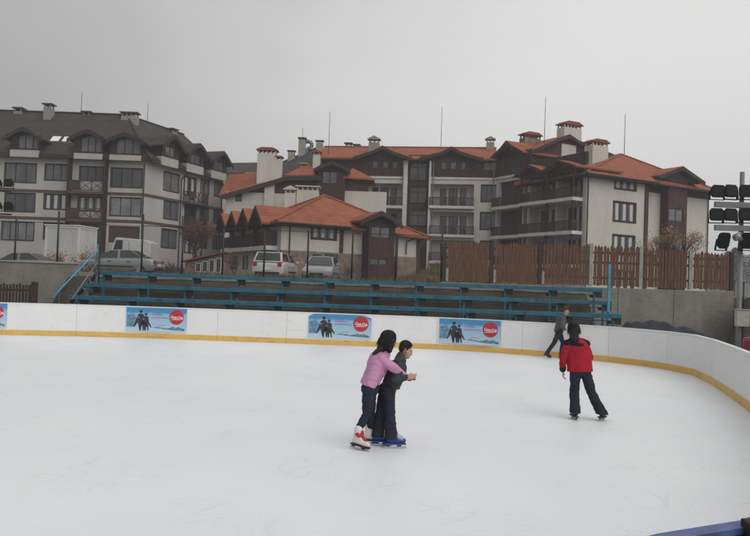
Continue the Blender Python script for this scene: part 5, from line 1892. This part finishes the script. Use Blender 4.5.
def blob(name, prims, m, parent, voxel=.012, smooth=6, wr=0.0, wsc=7.0, seed=0, cut=None):
    """one continuous surface grown round tapered limbs and ellipsoids"""
    bm = bmesh.new()
    for p in prims:
        if p[0] == 'c':
            _, a, b, r0, r1 = p
            d = b - a
            L_ = d.length
            if L_ < 1e-5: continue
            q = d.to_track_quat('Z', 'Y').to_matrix().to_4x4()
            seg = 16
            ringsz = []
            # hemisphere - taper - hemisphere in one closed lathe
            prof = [(r0 * math.sin(t), -r0 * math.cos(t)) for t in [math.pi / 2 * k / 5 for k in range(6)]]
            prof += [(r1 * math.cos(t), L_ + r1 * math.sin(t)) for t in [math.pi / 2 * k / 5 for k in range(6)]]
            vs = []
            T = Matrix.Translation(a) @ q
            bot = bm.verts.new(T @ V((0, 0, -r0))); top = bm.verts.new(T @ V((0, 0, L_ + r1)))
            for rr, zz in prof[1:-1]:
                vs.append([bm.verts.new(T @ V((rr * math.cos(2 * math.pi * i / seg), rr * math.sin(2 * math.pi * i / seg), zz))) for i in range(seg)])
            for u, w in zip(vs[:-1], vs[1:]):
                for i in range(seg):
                    bm.faces.new((u[i], u[(i + 1) % seg], w[(i + 1) % seg], w[i]))
            for i in range(seg):
                bm.faces.new((bot, vs[0][(i + 1) % seg], vs[0][i])); bm.faces.new((top, vs[-1][i], vs[-1][(i + 1) % seg]))
        else:
            _, c, r, rot = p
            mt = Matrix.Translation(c) @ rot.to_4x4() @ Matrix.Diagonal((*r, 1))
            bmesh.ops.create_uvsphere(bm, u_segments=20, v_segments=12, radius=1.0, matrix=mt)
    me = bpy.data.meshes.new(name + '_raw')
    bm.to_mesh(me); bm.free()
    t = bpy.data.objects.new(name + '_raw', me)
    COL.objects.link(t)
    rm = t.modifiers.new('r', 'REMESH'); rm.mode = 'VOXEL'; rm.voxel_size = voxel
    sm_ = t.modifiers.new('s', 'SMOOTH'); sm_.factor = .5; sm_.iterations = smooth
    dg = bpy.context.evaluated_depsgraph_get()
    dg.update()
    me2 = bpy.data.meshes.new_from_object(t.evaluated_get(dg))
    bpy.data.objects.remove(t); bpy.data.meshes.remove(me)
    me2.name = name
    if cut:
        bm = bmesh.new(); bm.from_mesh(me2)
        for co_, no_ in cut:
            r_ = bmesh.ops.bisect_plane(bm, geom=bm.verts[:] + bm.edges[:] + bm.faces[:], plane_co=co_, plane_no=no_, clear_outer=True)
            eds = [e for e in bm.edges if e.is_boundary]
            bmesh.ops.holes_fill(bm, edges=eds, sides=0)
        bm.to_mesh(me2); bm.free()
    if wr:
        nn = [v.normal.copy() for v in me2.vertices]
        for v, n in zip(me2.vertices, nn):
            q = V((v.co.x * wsc, v.co.y * wsc, v.co.z * wsc * 1.7)) + V((seed, seed, seed))
            w = noise.noise(q) + .5 * noise.noise(q * 2.3)
            if wr > .0065: w -= 1.3 * max(0, 1 - 3.2 * abs(noise.noise(V((q.x * .8, q.y * .8, q.z * 1.25 + q.x * .5))))) ** 2
            v.co += n * wr * (w - .1)
    me2.polygons.foreach_set('use_smooth', [True] * len(me2.polygons))
    me2.materials.clear(); me2.materials.append(m)
    o = bpy.data.objects.new(name, me2)
    COL.objects.link(o)
    if parent is not None: o.parent = parent
    return o


def head_rot(yaw, pitch=0.0, roll=0.0):
    """head axes: +Y is where the face looks; yaw from straight away, to the left positive"""
    return Matrix.Rotation(yaw, 3, 'Z') @ Matrix.Rotation(pitch, 3, 'X') @ Matrix.Rotation(roll, 3, 'Y')


def head(c, Rm, s=1.0):
    c = V(c)
    q = lambda *p: c + Rm @ (V(p) * s)
    r = lambda *p: tuple(k * s for k in p)
    return [ell(q(0, -.012, .03), r(.076, .096, .088), Rm), ell(q(0, .028, -.03), r(.062, .066, .082), Rm), ell(q(0, .05, -.088), r(.038, .042, .03), Rm),
            cap(q(0, .09, .0), q(0, .108, -.036), .011 * s, .016 * s), ell(q(0, .088, -.068), r(.026, .013, .012), Rm), ell(q(0, .078, .018), r(.052, .02, .012), Rm),
            ell(q(.078, -.005, -.012), r(.012, .022, .033), Rm), ell(q(-.078, -.005, -.012), r(.012, .022, .033), Rm),
            ell(q(.038, .066, -.03), r(.022, .02, .02), Rm), ell(q(-.038, .066, -.03), r(.022, .02, .02), Rm)]


def eyes(c, Rm, parent, s=1.0):
    for k in (1, -1):
        b = bmesh.new()
        bmesh.ops.create_uvsphere(b, u_segments=10, v_segments=6, radius=.0105 * s)
        me = bpy.data.meshes.new('eye'); b.to_mesh(me); b.free()
        o = bpy.data.objects.new('eye', me); COL.objects.link(o); me.materials.append(M['eye']); o.parent = parent
        o.location = V(c) + Rm @ (V((.031 * k, .087, -.002)) * s)


def hand(w, d, side, nrm, s=1.0, curl=.6):
    """palm, four unequal bent fingers and a thumb leaving the side of the palm"""
    w, d, side, nrm = V(w), V(d).normalized(), V(side).normalized(), V(nrm).normalized()
    P = []
    for off, L_ in ((-.030, .058), (-.010, .074), (.010, .080), (.030, .070)):
        k = w + (d * .088 + side * off) * s
        P.append(cap(w + side * off * .55 * s, k, .0155 * s, .0125 * s))
        m_ = k + (d * (1 - curl * .35) + nrm * curl * .7).normalized() * L_ * .52 * s
        t = m_ + (d * (1 - curl) + nrm * curl * 1.4).normalized() * L_ * .48 * s
        P += [cap(k, m_, .0095 * s, .0085 * s), cap(m_, t, .0085 * s, .007 * s)]
    b = w + (d * .02 + side * .022) * s
    m_ = b + (d * .6 + side * .75 + nrm * .25).normalized() * .045 * s
    P += [cap(b, m_, .014 * s, .011 * s), cap(m_, m_ + (d * .9 + side * .2 + nrm * .35).normalized() * .035 * s, .0105 * s, .0085 * s)]
    return P


def skate(parent, ankle, yaw, pitch, shell, sole, name='ice_skate', accent=None, roll=0.0, hgt=.10):
    hgt = hgt
    """boot, blade holder and steel runner; ankle is the joint, toe points to yaw (0 = away, left positive)"""
    T = Matrix.Translation(V(ankle)) @ Matrix.Rotation(yaw, 4, 'Z') @ Matrix.Rotation(roll, 4, 'Y') @ Matrix.Rotation(pitch, 4, 'X')
    q = lambda *p: T @ V(p)
    Rm = T.to_3x3()
    bt = blob(name, [cap(q(0, -.012, hgt), q(0, -.02, -.02), .058 if hgt > .05 else .048, .05), cap(q(0, -.03, -.045), q(0, .10, -.052), .044, .040), cap(q(0, .10, -.056), q(0, .165, -.060), .040, .030),
                     ell(q(0, .03, -.02), (.042, .06, .045), Rm)], shell, parent, .009, 4)
    def bx(u0, u1, n0, n1, z0, z1, nm, m, bev=.003):
        b = MB().box(u0, u1, n0, n1, z0, z1)
        b.v = [T @ v for v in b.v]
        return b.build(nm, m, bt, bevel=bev)
    bx(-.036, .036, -.085, .19, -.112, -.092, 'sole', sole)
    bx(-.012, .012, -.075, -.03, -.138, -.112, 'holder', sole); bx(-.012, .012, .07, .13, -.138, -.112, 'holder', sole)
    bx(-.0035, .0035, -.10, .20, -.160, -.136, 'runner', M['steel'], .001)
    if accent:
        blob('lacing', [cap(q(0, .050, .085), q(0, .062, .02), .022, .024), cap(q(0, .062, .02), q(0, .115, -.022), .024, .022), cap(q(-.040, .004, .045), q(.040, .004, .045), .030, .030), cap(q(-.046, .03, .03), q(.046, .03, .03), .020, .020)], accent, bt, .008, 2)
    return bt


M['skin'] = mat('skin', (.42, .25, .185), .55, .08, 12, spec=.35)
M['eye'] = mat('eye', (.03, .022, .018), .2, .1, 5)
M['hair'] = mat('hair', (.009, .007, .007), .5, .5, 26, .9, 22, spec=.35, stretch=(5, 5, .35))
M['hair_brown'] = mat('hair_brown', (.015, .010, .008), .55, .5, 26, .8, 22, spec=.3, stretch=(5, 5, .6))
M['pink_knit'] = mat('pink_knit', (.50, .245, .40), .9, .09, 5, .35, 55, spec=.15)
M['red_fleece'] = mat('red_fleece', (.32, .014, .026), .9, .16, 6, .3, 45, spec=.15)
M['black_fleece'] = mat('black_fleece', (.016, .015, .018), .9, .3, 6, .3, 45, spec=.15)
M['jeans'] = mat('jeans', (.018, .024, .038), .85, .3, 5, .3, 60, spec=.2)
M['dark_trousers'] = mat('dark_trousers', (.014, .019, .028), .8, .3, 5, .3, 60, spec=.25)
M['grey_jacket'] = mat('grey_jacket', (.034, .037, .040), .8, .25, 7, .3, 50, spec=.25)
M['grey_knit'] = mat('grey_knit', (.075, .075, .075), .9, .2, 6, .3, 50, spec=.2)
M['cap_cloth'] = mat('cap_cloth', (.03, .03, .032), .85, .2, 6)
M['skate_white'] = mat('skate_white', (.62, .60, .58), .4, .08, 8, spec=.5)
M['skate_black'] = mat('skate_black', (.02, .02, .02), .45, .2, 8, spec=.5)
M['skate_blue'] = mat('skate_blue', (.015, .045, .22), .4, .15, 8, spec=.5)
M['skate_grey'] = mat('skate_grey', (.36, .36, .36), .45, .1, 8, spec=.5)
M['lace_red'] = mat('lace_red', (.38, .03, .04), .8, .1, 8)
M['steel'] = mat('steel', (.45, .46, .47), .25, .1, 9, metal=.9)


def person(name_label, px, py):
    P = on_ground(px, py)
    return empty('person', (P.x, P.y, 0), name_label, 'person', 'skaters on the ice')


def torso_body(hip, chest, neck, headc, Rm, shl, shr, k=1.0):
    hip, chest, neck = V(hip), V(chest), V(neck)
    return [ell(hip, (.118 * k, .085 * k, .09 * k)), cap(hip, chest, .090 * k, .105 * k), cap(shl, shr, .06 * k, .06 * k), cap(chest, neck, .10 * k, .05 * k),
            cap(neck, V(headc) - V((0, 0, .05)), .05 * k, .047 * k)]


def strands(parent, c, Rm, s, n, m, drape, lmin, lmax, seed=1, r=.0026, face=62, nape=100):
    """locks of hair following the skull, then hanging along drape"""
    rnd = random.Random(seed)
    b = MB()
    c = V(c); drape = V(drape).normalized()
    for _ in range(n):
        az = rnd.uniform(-180, 180)                    # 0 = back of the head
        front = abs(az) > 180 - face
        ph0 = rnd.uniform(2, 50)
        ph1 = rnd.uniform(48, 62) if front else nape + rnd.uniform(-12, 6)
        if ph1 <= ph0 + 8: continue
        k = 1.0 + rnd.uniform(.0, .045)
        pts = []
        waz = rnd.uniform(-9, 9)
        for i in range(6):
            ph = R(ph0 + (ph1 - ph0) * i / 5); a = R(az + waz * i / 5)
            p = V((.100 * k * math.sin(ph) * math.sin(a), -.022 - .116 * k * math.sin(ph) * math.cos(a), .035 + .106 * k * math.cos(ph))) * s
            pts.append(c + Rm @ p)
        if not front and lmax > 0:
            L_ = rnd.uniform(lmin, lmax)
            d = (drape + V((rnd.uniform(-.2, .2), rnd.uniform(-.2, .2), 0))).normalized()
            q = pts[-1]
            for i in range(3):
                q = q + d * L_ / 3 + V((rnd.uniform(-.006, .006), rnd.uniform(-.006, .006), 0))
                pts.append(q)
        for i, (p, q) in enumerate(zip(pts[:-1], pts[1:])):
            b.bar(tuple(p), tuple(q), r, 4, r * (.8 if i < len(pts) - 2 else .3))
    return b.build('hair_strands', m, parent)


# ------------------------------------------------------------------ woman in red, seen from behind
PX = .01715
w0 = person('woman in a red and black fleece skating away, seen from behind on the right', 588, 420)
Rw = head_rot(R(28), R(-8), R(-4))
hc = (-.292, .04, 1.522)
hip, chest, neck = V((-.155, .0, .86)), V((-.215, .03, 1.19)), V((-.275, .02, 1.375))
sl, sr = V((-.392, .02, 1.265)), V((-.062, .03, 1.275))
el, wl = V((-.452, .0, 1.03)), V((-.442, .05, .815))
er_, wr_ = V((.015, .06, 1.05)), V((.0, .27, .95))
hl, hr = V((-.235, 0, .83)), V((-.075, 0, .83))
kl, al = V((-.232, .05, .45)), V((-.225, -.02, .165))
kr, ar = V((.055, .03, .46)), V((.205, -.06, .19))
body = torso_body(hip, chest, neck, hc, Rw, sl, sr) + head(hc, Rw, 1.0) + \
    [cap(sl, el, .048, .04), cap(el, wl, .038, .027), cap(sr, er_, .048, .04), cap(er_, wr_, .038, .027),
     cap(hl, kl, .070, .050), cap(kl, al, .048, .034), cap(hr, kr, .070, .050), cap(kr, ar, .048, .034)] + \
    hand(wl + V((.005, 0, -.02)), (.12, .1, -1), (.3, .9, .1), (1, -.2, .1), .92, .55) + hand(wr_ + V((0, .02, 0)), (-.2, 1, -.1), (-.5, 0, .85), (-.8, 0, -.3), .95, .5)
b = blob('body', body, M['skin'], w0, .0065, 5)
eyes(hc, Rw, b)
q = lambda *p: V(hc) + Rw @ V(p)
blob('hair', [ell(q(0, -.022, .04), (.088, .104, .094), Rw), cap(q(0, -.055, .02), V((-.285, -.045, 1.44)), .080, .074), cap(V((-.285, -.045, 1.44)), V((-.272, -.065, 1.375)), .072, .066), cap(q(.06, -.02, .0), q(.055, -.03, -.09), .04, .035)], M['hair'], w0, .01, 5, .004, 22)
strands(w0, hc, Rw, .93, 320, M['hair'], (.03, -.22, -1), .04, .12, 3)
J = [ell((-.21, .0, 1.20), (.175, .135, .20)), cap((-.16, .0, .74), (-.205, .02, 1.16), .146, .148), cap((-.262, .0, .74), (-.29, .02, 1.18), .110, .115), cap((-.052, .0, .74), (-.115, .02, 1.18), .132, .114),
     cap(sl + V((.03, 0, -.02)), sr + V((-.03, 0, -.02)), .085, .085), cap(sr + V((-.02, 0, -.02)), er_, .082, .068), cap(er_, wr_, .066, .052)]
jk = blob('fleece_jacket', J, M['red_fleece'], w0, .012, 5, .0062, 5, 3, cut=[((0, 0, .83), (.05, 0, -1))])
blob('sleeve', [cap(sl + V((.02, 0, -.02)), el, .082, .070), cap(el, wl + V((0, 0, .06)), .068, .056)], M['red_fleece'], jk, .011, 4, .007, 8, 5)
blob('shoulder_yoke', [cap(sl + V((.0, 0, .012)), sr + V((0, 0, .012)), .074, .074), cap(sl + V((.07, .0, .018)), sr + V((-.07, 0, .018)), .094, .094), cap(chest + V((0, 0, .08)), neck + V((0, 0, .02)), .112, .068), ell((-.222, -.01, 1.275), (.15, .125, .07)),
                       cap(neck, neck + V((-.012, 0, .045)), .072, .068)], M['black_fleece'], w0, .011, 4, .004, 8, cut=[((0, 0, 1.255), (0, 0, -1))])
blob('cuff', [cap(wl + V((.002, 0, .055)), wl + V((0, 0, .025)), .058, .056)], M['black_fleece'], w0, .009, 2)
blob('trousers', [ell((-.155, 0, .85), (.165, .118, .11)), cap(hl, kl, .098, .084), cap(kl, al + V((.0, 0, -.12)), .082, .100), cap(hr, kr, .098, .084), cap(kr, ar + V((.04, -.01, -.13)), .082, .100), cap(hl + V((0, 0, -.02)), hr + V((0, 0, -.02)), .10, .10)],
     M['dark_trousers'], w0, .011, 4, .0072, 5.5, 1, cut=[((0, 0, .115), (0, 0, -1))])
skate(w0, (al.x, al.y, .160), R(6), 0, M['skate_black'], M['skate_black'], hgt=.0)
skate(w0, (ar.x + .02, ar.y, .166), R(-38), R(-3), M['skate_black'], M['skate_black'], roll=R(10), hgt=.0)

# ------------------------------------------------------------------ girl in pink leaning on the boy
g0 = person('girl with long dark hair in a pink sweater hugging the boy from behind', 368, 449)
# metres per photo pixel here are 0.0133
Rg = head_rot(R(-62), R(-14), R(0))
hc = (.235, .20, 1.425)
hip, chest, neck = V((.0, .06, .80)), V((.115, .13, 1.10)), V((.205, .17, 1.26))
sl, sr = V((.055, .25, 1.20)), V((.14, .03, 1.19))      # far (left) and near (right) shoulder
er_, wr_ = V((.30, -.02, 1.085)), V((.44, .14, .985))     # near arm reaches round him
el, wl = V((.25, .36, 1.06)), V((.41, .36, .98))
hl, hr = V((-.005, .13, .78)), V((-.02, -.02, .78))
kr, ar = V((-.03, -.01, .46)), V((-.135, -.04, .20))
kl, al = V((.025, .19, .44)), V((.015, .27, .19))
body = torso_body(hip, chest, neck, hc, Rg, sl, sr, .84) + head(hc, Rg, .97) + \
    [cap(sl, el, .042, .034), cap(el, wl, .033, .024), cap(sr, er_, .042, .034), cap(er_, wr_, .033, .024),
     cap(hl, kl, .064, .044), cap(kl, al, .042, .030), cap(hr, kr, .064, .044), cap(kr, ar, .042, .030)] + \
    hand(wr_, (.35, 1, -.1), (.1, .1, 1), (-.9, .4, 0), .86, .5) + hand(wl, (.5, -1, -.1), (.1, 0, 1), (-.9, -.4, 0), .86, .5)
b = blob('body', body, M['skin'], g0, .006, 5)
eyes(hc, Rg, b, .97)
q = lambda *p: V(hc) + Rg @ (V(p) * .97)
blob('hair', [ell(q(0, -.022, .035), (.100, .116, .106), Rg), ell(q(0, -.05, -.03), (.098, .088, .11), Rg), cap(q(0, -.075, -.03), V((.135, .15, 1.315)), .085, .066), cap(V((.135, .15, 1.315)), V((.06, .13, 1.255)), .050, .026), cap(V((.14, .10, 1.34)), V((.035, .02, 1.265)), .045, .024),
              cap(q(.075, .005, .0), q(.078, .0, -.13), .045, .04), cap(q(-.075, .005, .0), q(-.075, .0, -.15), .044, .036), cap(q(-.07, .0, -.12), q(-.05, .03, -.20), .04, .018)], M['hair'], g0, .0085, 5, .005, 15)
strands(g0, hc, Rg, .99, 420, M['hair'], (-.42, -.22, -1), .05, .13, 5)
blob('sweater', [ell((.09, .12, 1.10), (.15, .155, .20)), cap((-.045, .06, .76), (.10, .13, 1.12), .128, .135), cap((-.03, .15, .77), (.06, .20, 1.12), .098, .105), cap((-.035, -.02, .77), (.09, .05, 1.12), .096, .105), cap(chest, neck + V((-.012, 0, -.02)), .12, .068),
                 cap(sl, sr, .076, .076), cap(sl, el, .073, .062), cap(el, wl, .06, .045), cap(sr, er_, .074, .064), cap(er_, wr_, .062, .046)], M['pink_knit'], g0, .011, 5, .0068, 6, 6, cut=[((0, .06, .825), (-.30, 0, -1))])
blob('trousers', [ell((.0, .06, .79), (.128, .15, .115), Matrix.Rotation(0, 3, 'Z')), cap(hl, kl, .092, .064), cap(kl, al + V((0, 0, .05)), .062, .056), cap(hr, kr, .095, .066), cap(kr, ar + V((0, 0, .06)), .064, .056)], M['jeans'], g0, .011, 4, .007, 7, 2)
skate(g0, (ar.x, ar.y - .02, .165), R(-118), R(-8), M['skate_white'], M['skate_black'], accent=M['lace_red'])
skate(g0, (al.x, al.y, .162), R(-98), 0, M['skate_white'], M['skate_black'])

# ------------------------------------------------------------------ boy in front of her
b0_ = person('boy in a dark grey jacket and blue skates, hugged by the girl in pink', 381.5, 446)
Rb = head_rot(R(-68), R(-16), R(0))
hc = (.285, .06, 1.300)
hip, chest, neck = V((.085, .06, .78)), V((.18, .06, 1.05)), V((.24, .06, 1.172))
sl, sr = V((.18, .19, 1.10)), V((.19, -.085, 1.095))
er_, wr_ = V((.16, -.175, .92)), V((.285, -.14, .945))
el, wl = V((.23, .27, .92)), V((.36, .16, .91))
hl, hr = V((.035, .11, .75)), V((.06, -.01, .75))
kl, al = V((-.025, .07, .44)), V((-.06, .01, .18))
kr, ar = V((.095, -.05, .44)), V((.135, -.12, .165))
body = torso_body(hip, chest, neck, hc, Rb, sl, sr, .8) + head(hc, Rb, .95) + \
    [cap(sl, el, .04, .033), cap(el, wl, .032, .024), cap(sr, er_, .04, .033), cap(er_, wr_, .032, .024),
     cap(hl, kl, .064, .044), cap(kl, al, .042, .030), cap(hr, kr, .064, .044), cap(kr, ar, .042, .030)] + \
    hand(wr_ + V((.02, 0, .0)), (1, .1, .25), (.1, .1, 1), (-.2, 1, .1), .88, .35) + hand(wl, (.8, -.6, .1), (0, .1, 1), (-.6, -.8, 0), .86, .6)
b = blob('body', body, M['skin'], b0_, .006, 5)
eyes(hc, Rb, b, .95)
q = lambda *p: V(hc) + Rb @ (V(p) * .95)
blob('hair', [ell(q(0, -.022, .056), (.079, .088, .073), Rb), ell(q(0, -.062, .012), (.068, .046, .055), Rb), ell(q(0, .042, .090), (.050, .042, .022), Rb), cap(q(.072, -.01, .03), q(.076, -.018, -.0), .016, .012), cap(q(-.072, -.01, .03), q(-.076, -.018, -.0), .016, .012)], M['hair_brown'], b0_, .0075, 3, .004, 34)
strands(b0_, V(hc) + Rb @ V((0, .004, .022)), Rb, .775, 300, M['hair_brown'], (0, 0, -1), 0, 0, 8, .0024, 55, 88)
blob('jacket', [ell((.17, .06, 1.0), (.142, .15, .18)), cap((.055, .06, .68), (.18, .06, 1.04), .134, .140), cap(chest, neck + V((-.01, 0, -.01)), .125, .075), cap(sl, sr, .076, .076), cap(sl, el, .072, .062), cap(el, wl, .06, .046),
                cap(sr, er_, .075, .066), cap(er_, wr_, .064, .046)], M['grey_jacket'], b0_, .011, 5, .009, 7, 9, cut=[((0, 0, .745), (.1, 0, -1))])
blob('collar', [cap(neck + V((-.03, 0, -.005)), neck + V((-.012, 0, .05)), .076, .066), ell(neck + V((-.05, 0, -.01)), (.06, .08, .04))], M['grey_knit'], b0_, .009, 3, .003, 14)
blob('trousers', [ell((.05, .06, .75), (.135, .145, .115)), cap(hl, kl, .100, .078), cap(kl, al + V((0, 0, -.1)), .076, .090), cap(hr, kr, .102, .080), cap(kr, ar + V((0, 0, -.1)), .078, .092)], M['jeans'], b0_, .011, 4, .0075, 6, 4, cut=[((0, 0, .125), (0, 0, -1))])
for (a_, yw) in ((al, -84), (ar, -80)):
    s_ = skate(b0_, (a_.x, a_.y, .163), R(yw), 0, M['skate_blue'], M['skate_blue'], hgt=.0)
    T = Matrix.Translation((a_.x, a_.y, .163)) @ Matrix.Rotation(R(yw), 4, 'Z')
    t = lambda *p: T @ V(p)
    blob('toe_shell', [cap(t(0, .075, .0), t(0, .12, -.03), .036, .038)], M['skate_grey'], s_, .009, 3)

# ------------------------------------------------------------------ man gliding along the far boards
bh = board_hit(553)
m0 = empty('person', (bh.x - .0, bh.y - .55, 0), 'man in grey jacket and dark cap striding along the far boards', 'person', 'skaters on the ice')
Rm_ = head_rot(R(-82), R(-28), R(0))
hc = (.27, .0, 1.54)
hip, chest, neck = V((.06, .0, .90)), V((.13, .0, 1.20)), V((.21, .0, 1.375))
sl, sr = V((.135, .18, 1.30)), V((.125, -.18, 1.28))
er_, wr_ = V((.08, -.25, 1.04)), V((.27, -.17, .92))
el, wl = V((.13, .25, 1.05)), V((.30, .14, .93))
hl, hr = V((.07, .08, .88)), V((.05, -.08, .88))
kr, ar = V((-.10, -.09, .52)), V((-.30, -.08, .215))
kl, al = V((.21, .08, .52)), V((.17, .08, .18))
body = torso_body(hip, chest, neck, hc, Rm_, sl, sr, .98) + head(hc, Rm_, 1.0) + \
    [cap(sl, el, .048, .04), cap(el, wl, .038, .028), cap(sr, er_, .048, .04), cap(er_, wr_, .038, .028),
     cap(hl, kl, .070, .050), cap(kl, al, .048, .034), cap(hr, kr, .070, .050), cap(kr, ar, .048, .034)] + \
    hand(wr_, (1, .3, -.5), (.2, .5, .8), (-.3, .8, -.3), 1.0, .6) + hand(wl, (1, -.3, -.5), (.2, -.5, .8), (-.3, -.8, -.3), 1.0, .6)
b = blob('body', body, M['skin'], m0, .0075, 4)
eyes(hc, Rm_, b)
q = lambda *p: V(hc) + Rm_ @ V(p)
blob('cap', [ell(q(0, -.018, .055), (.086, .102, .078), Rm_), ell(q(0, .09, .05), (.068, .07, .013), Rm_), ell(q(0, -.06, .01), (.078, .06, .05), Rm_)], M['cap_cloth'], m0, .01, 3)
blob('jacket', [ell((.12, 0, 1.19), (.165, .20, .20)), cap((.045, 0, .85), (.13, 0, 1.2), .155, .16), cap(chest, neck + V((-.01, 0, -.01)), .14, .08), cap(sl, sr, .084, .084), cap(sl, el, .08, .068), cap(el, wl + V((-.09, .04, .05)), .066, .056),
                cap(sr, er_, .082, .07), cap(er_, wr_ + V((-.08, -.03, .05)), .068, .056)], M['grey_knit'], m0, .014, 4, .009, 6, 12, cut=[((0, 0, .875), (0, 0, -1))])
blob('trousers', [ell((.06, 0, .89), (.145, .165, .12)), cap(hl, kl, .104, .075), cap(kl, al, .074, .066), cap(hr, kr, .104, .075), cap(kr, ar, .074, .066)], M['jeans'], m0, .014, 4, .008, 6, 8)
skate(m0, (ar.x - .01, ar.y, .205), R(-80), R(-24), M['skate_black'], M['skate_black'], hgt=.0)
skate(m0, (al.x, al.y, .162), R(-88), 0, M['skate_black'], M['skate_black'], hgt=.0)

# ================================================================== overcast sky and light
SUN_AZ, SUN_EL = R(140), R(42)        # behind the viewer, to the right, veiled by cloud
wd = bpy.data.worlds.new('World')
S.world = wd
wd.use_nodes = True
nt = wd.node_tree
N, L = nt.nodes, nt.links
bg = N['Background']
sky = N.new('ShaderNodeTexSky')
sky.sky_type = 'NISHITA'
sky.sun_disc = False
sky.sun_elevation = SUN_EL
sky.sun_rotation = SUN_AZ
sky.air_density = 1.0
sky.dust_density = 4.0
sky.ozone_density = 1.0
tc = N.new('ShaderNodeTexCoord')
mp = N.new('ShaderNodeMapping'); mp.inputs['Scale'].default_value = (1, 1, 2.6)
L.new(tc.outputs['Generated'], mp.inputs['Vector'])
ns = N.new('ShaderNodeTexNoise'); ns.inputs['Scale'].default_value = 1.3; ns.inputs['Detail'].default_value = 5; ns.inputs['Roughness'].default_value = .5
L.new(mp.outputs['Vector'], ns.inputs['Vector'])
# the cloud deck thins towards the right of the view and is heaviest low on the left
sp = N.new('ShaderNodeSeparateXYZ'); L.new(tc.outputs['Generated'], sp.inputs[0])
kz = N.new('ShaderNodeMath'); kz.operation = 'MULTIPLY_ADD'; kz.inputs[1].default_value = -1.5; kz.inputs[2].default_value = 1.25
L.new(sp.outputs['Z'], kz.inputs[0])
kx = N.new('ShaderNodeMath'); kx.operation = 'MULTIPLY'
L.new(sp.outputs['X'], kx.inputs[0]); L.new(kz.outputs[0], kx.inputs[1])
kn = N.new('ShaderNodeMath'); kn.operation = 'MULTIPLY_ADD'; kn.inputs[1].default_value = .55; 
L.new(ns.outputs['Fac'], kn.inputs[0]); L.new(kx.outputs[0], kn.inputs[2])
mr = N.new('ShaderNodeMapRange'); mr.interpolation_type = 'SMOOTHSTEP'
mr.inputs['From Min'].default_value = -.25; mr.inputs['From Max'].default_value = .58
mr.inputs['To Min'].default_value = CLOUD_LO; mr.inputs['To Max'].default_value = CLOUD_HI
L.new(kn.outputs[0], mr.inputs['Value'])
hs = N.new('ShaderNodeHueSaturation'); hs.inputs['Saturation'].default_value = .06
L.new(sky.outputs['Color'], hs.inputs['Color'])
# the cloud sheet: an even grey lit from above, over the desaturated clear sky
mx = N.new('ShaderNodeMix'); mx.data_type = 'RGBA'; mx.inputs['Factor'].default_value = CLOUD_MIX
L.new(hs.outputs['Color'], mx.inputs[6])
gc = N.new('ShaderNodeVectorMath'); gc.operation = 'SCALE'
gc.inputs[0].default_value = (1.0, .992, .985)
L.new(mr.outputs['Result'], gc.inputs['Scale'])
L.new(gc.outputs['Vector'], mx.inputs[7])
L.new(mx.outputs[2], bg.inputs['Color'])
bg.inputs['Strength'].default_value = SKY_STR
sl_ = bpy.data.lights.new('sun', 'SUN')
sl_.energy = SUN_E
sl_.angle = R(60)
sl_.color = (1.0, .97, .93)
so = bpy.data.objects.new('sun', sl_)
COL.objects.link(so)
dv = V((math.sin(SUN_AZ) * math.cos(SUN_EL), math.cos(SUN_AZ) * math.cos(SUN_EL), math.sin(SUN_EL)))
so.rotation_euler = dv.to_track_quat('Z', 'Y').to_euler()

if HAZE:
    hz = MB().box(-420, 420, -30, 1000, -1.5, 75).build('haze', bpy.data.materials.new('haze'))
    tag(hz, kind='stuff')
    hm = hz.data.materials[0]; hm.use_nodes = True
    t = hm.node_tree
    for n_ in list(t.nodes):
        if n_.type != 'OUTPUT_MATERIAL': t.nodes.remove(n_)
    pv = t.nodes.new('ShaderNodeVolumePrincipled')
    pv.inputs['Color'].default_value = (.93, .95, .97, 1)
    pv.inputs['Density'].default_value = HAZE
    pv.inputs['Anisotropy'].default_value = .2
    t.links.new(pv.outputs['Volume'], t.nodes['Material Output'].inputs['Volume'])

vs = S.view_settings
vs.view_transform = 'Standard'
vs.look = 'None'
vs.exposure = EXPO
vs.gamma = 1
vs.use_curve_mapping = False
S.cycles.max_bounces = 6
S.cycles.diffuse_bounces = 3
S.cycles.transparent_max_bounces = 16
S.cycles.volume_bounces = 0
S.cycles.use_adaptive_sampling = True
S.cycles.use_denoising = True
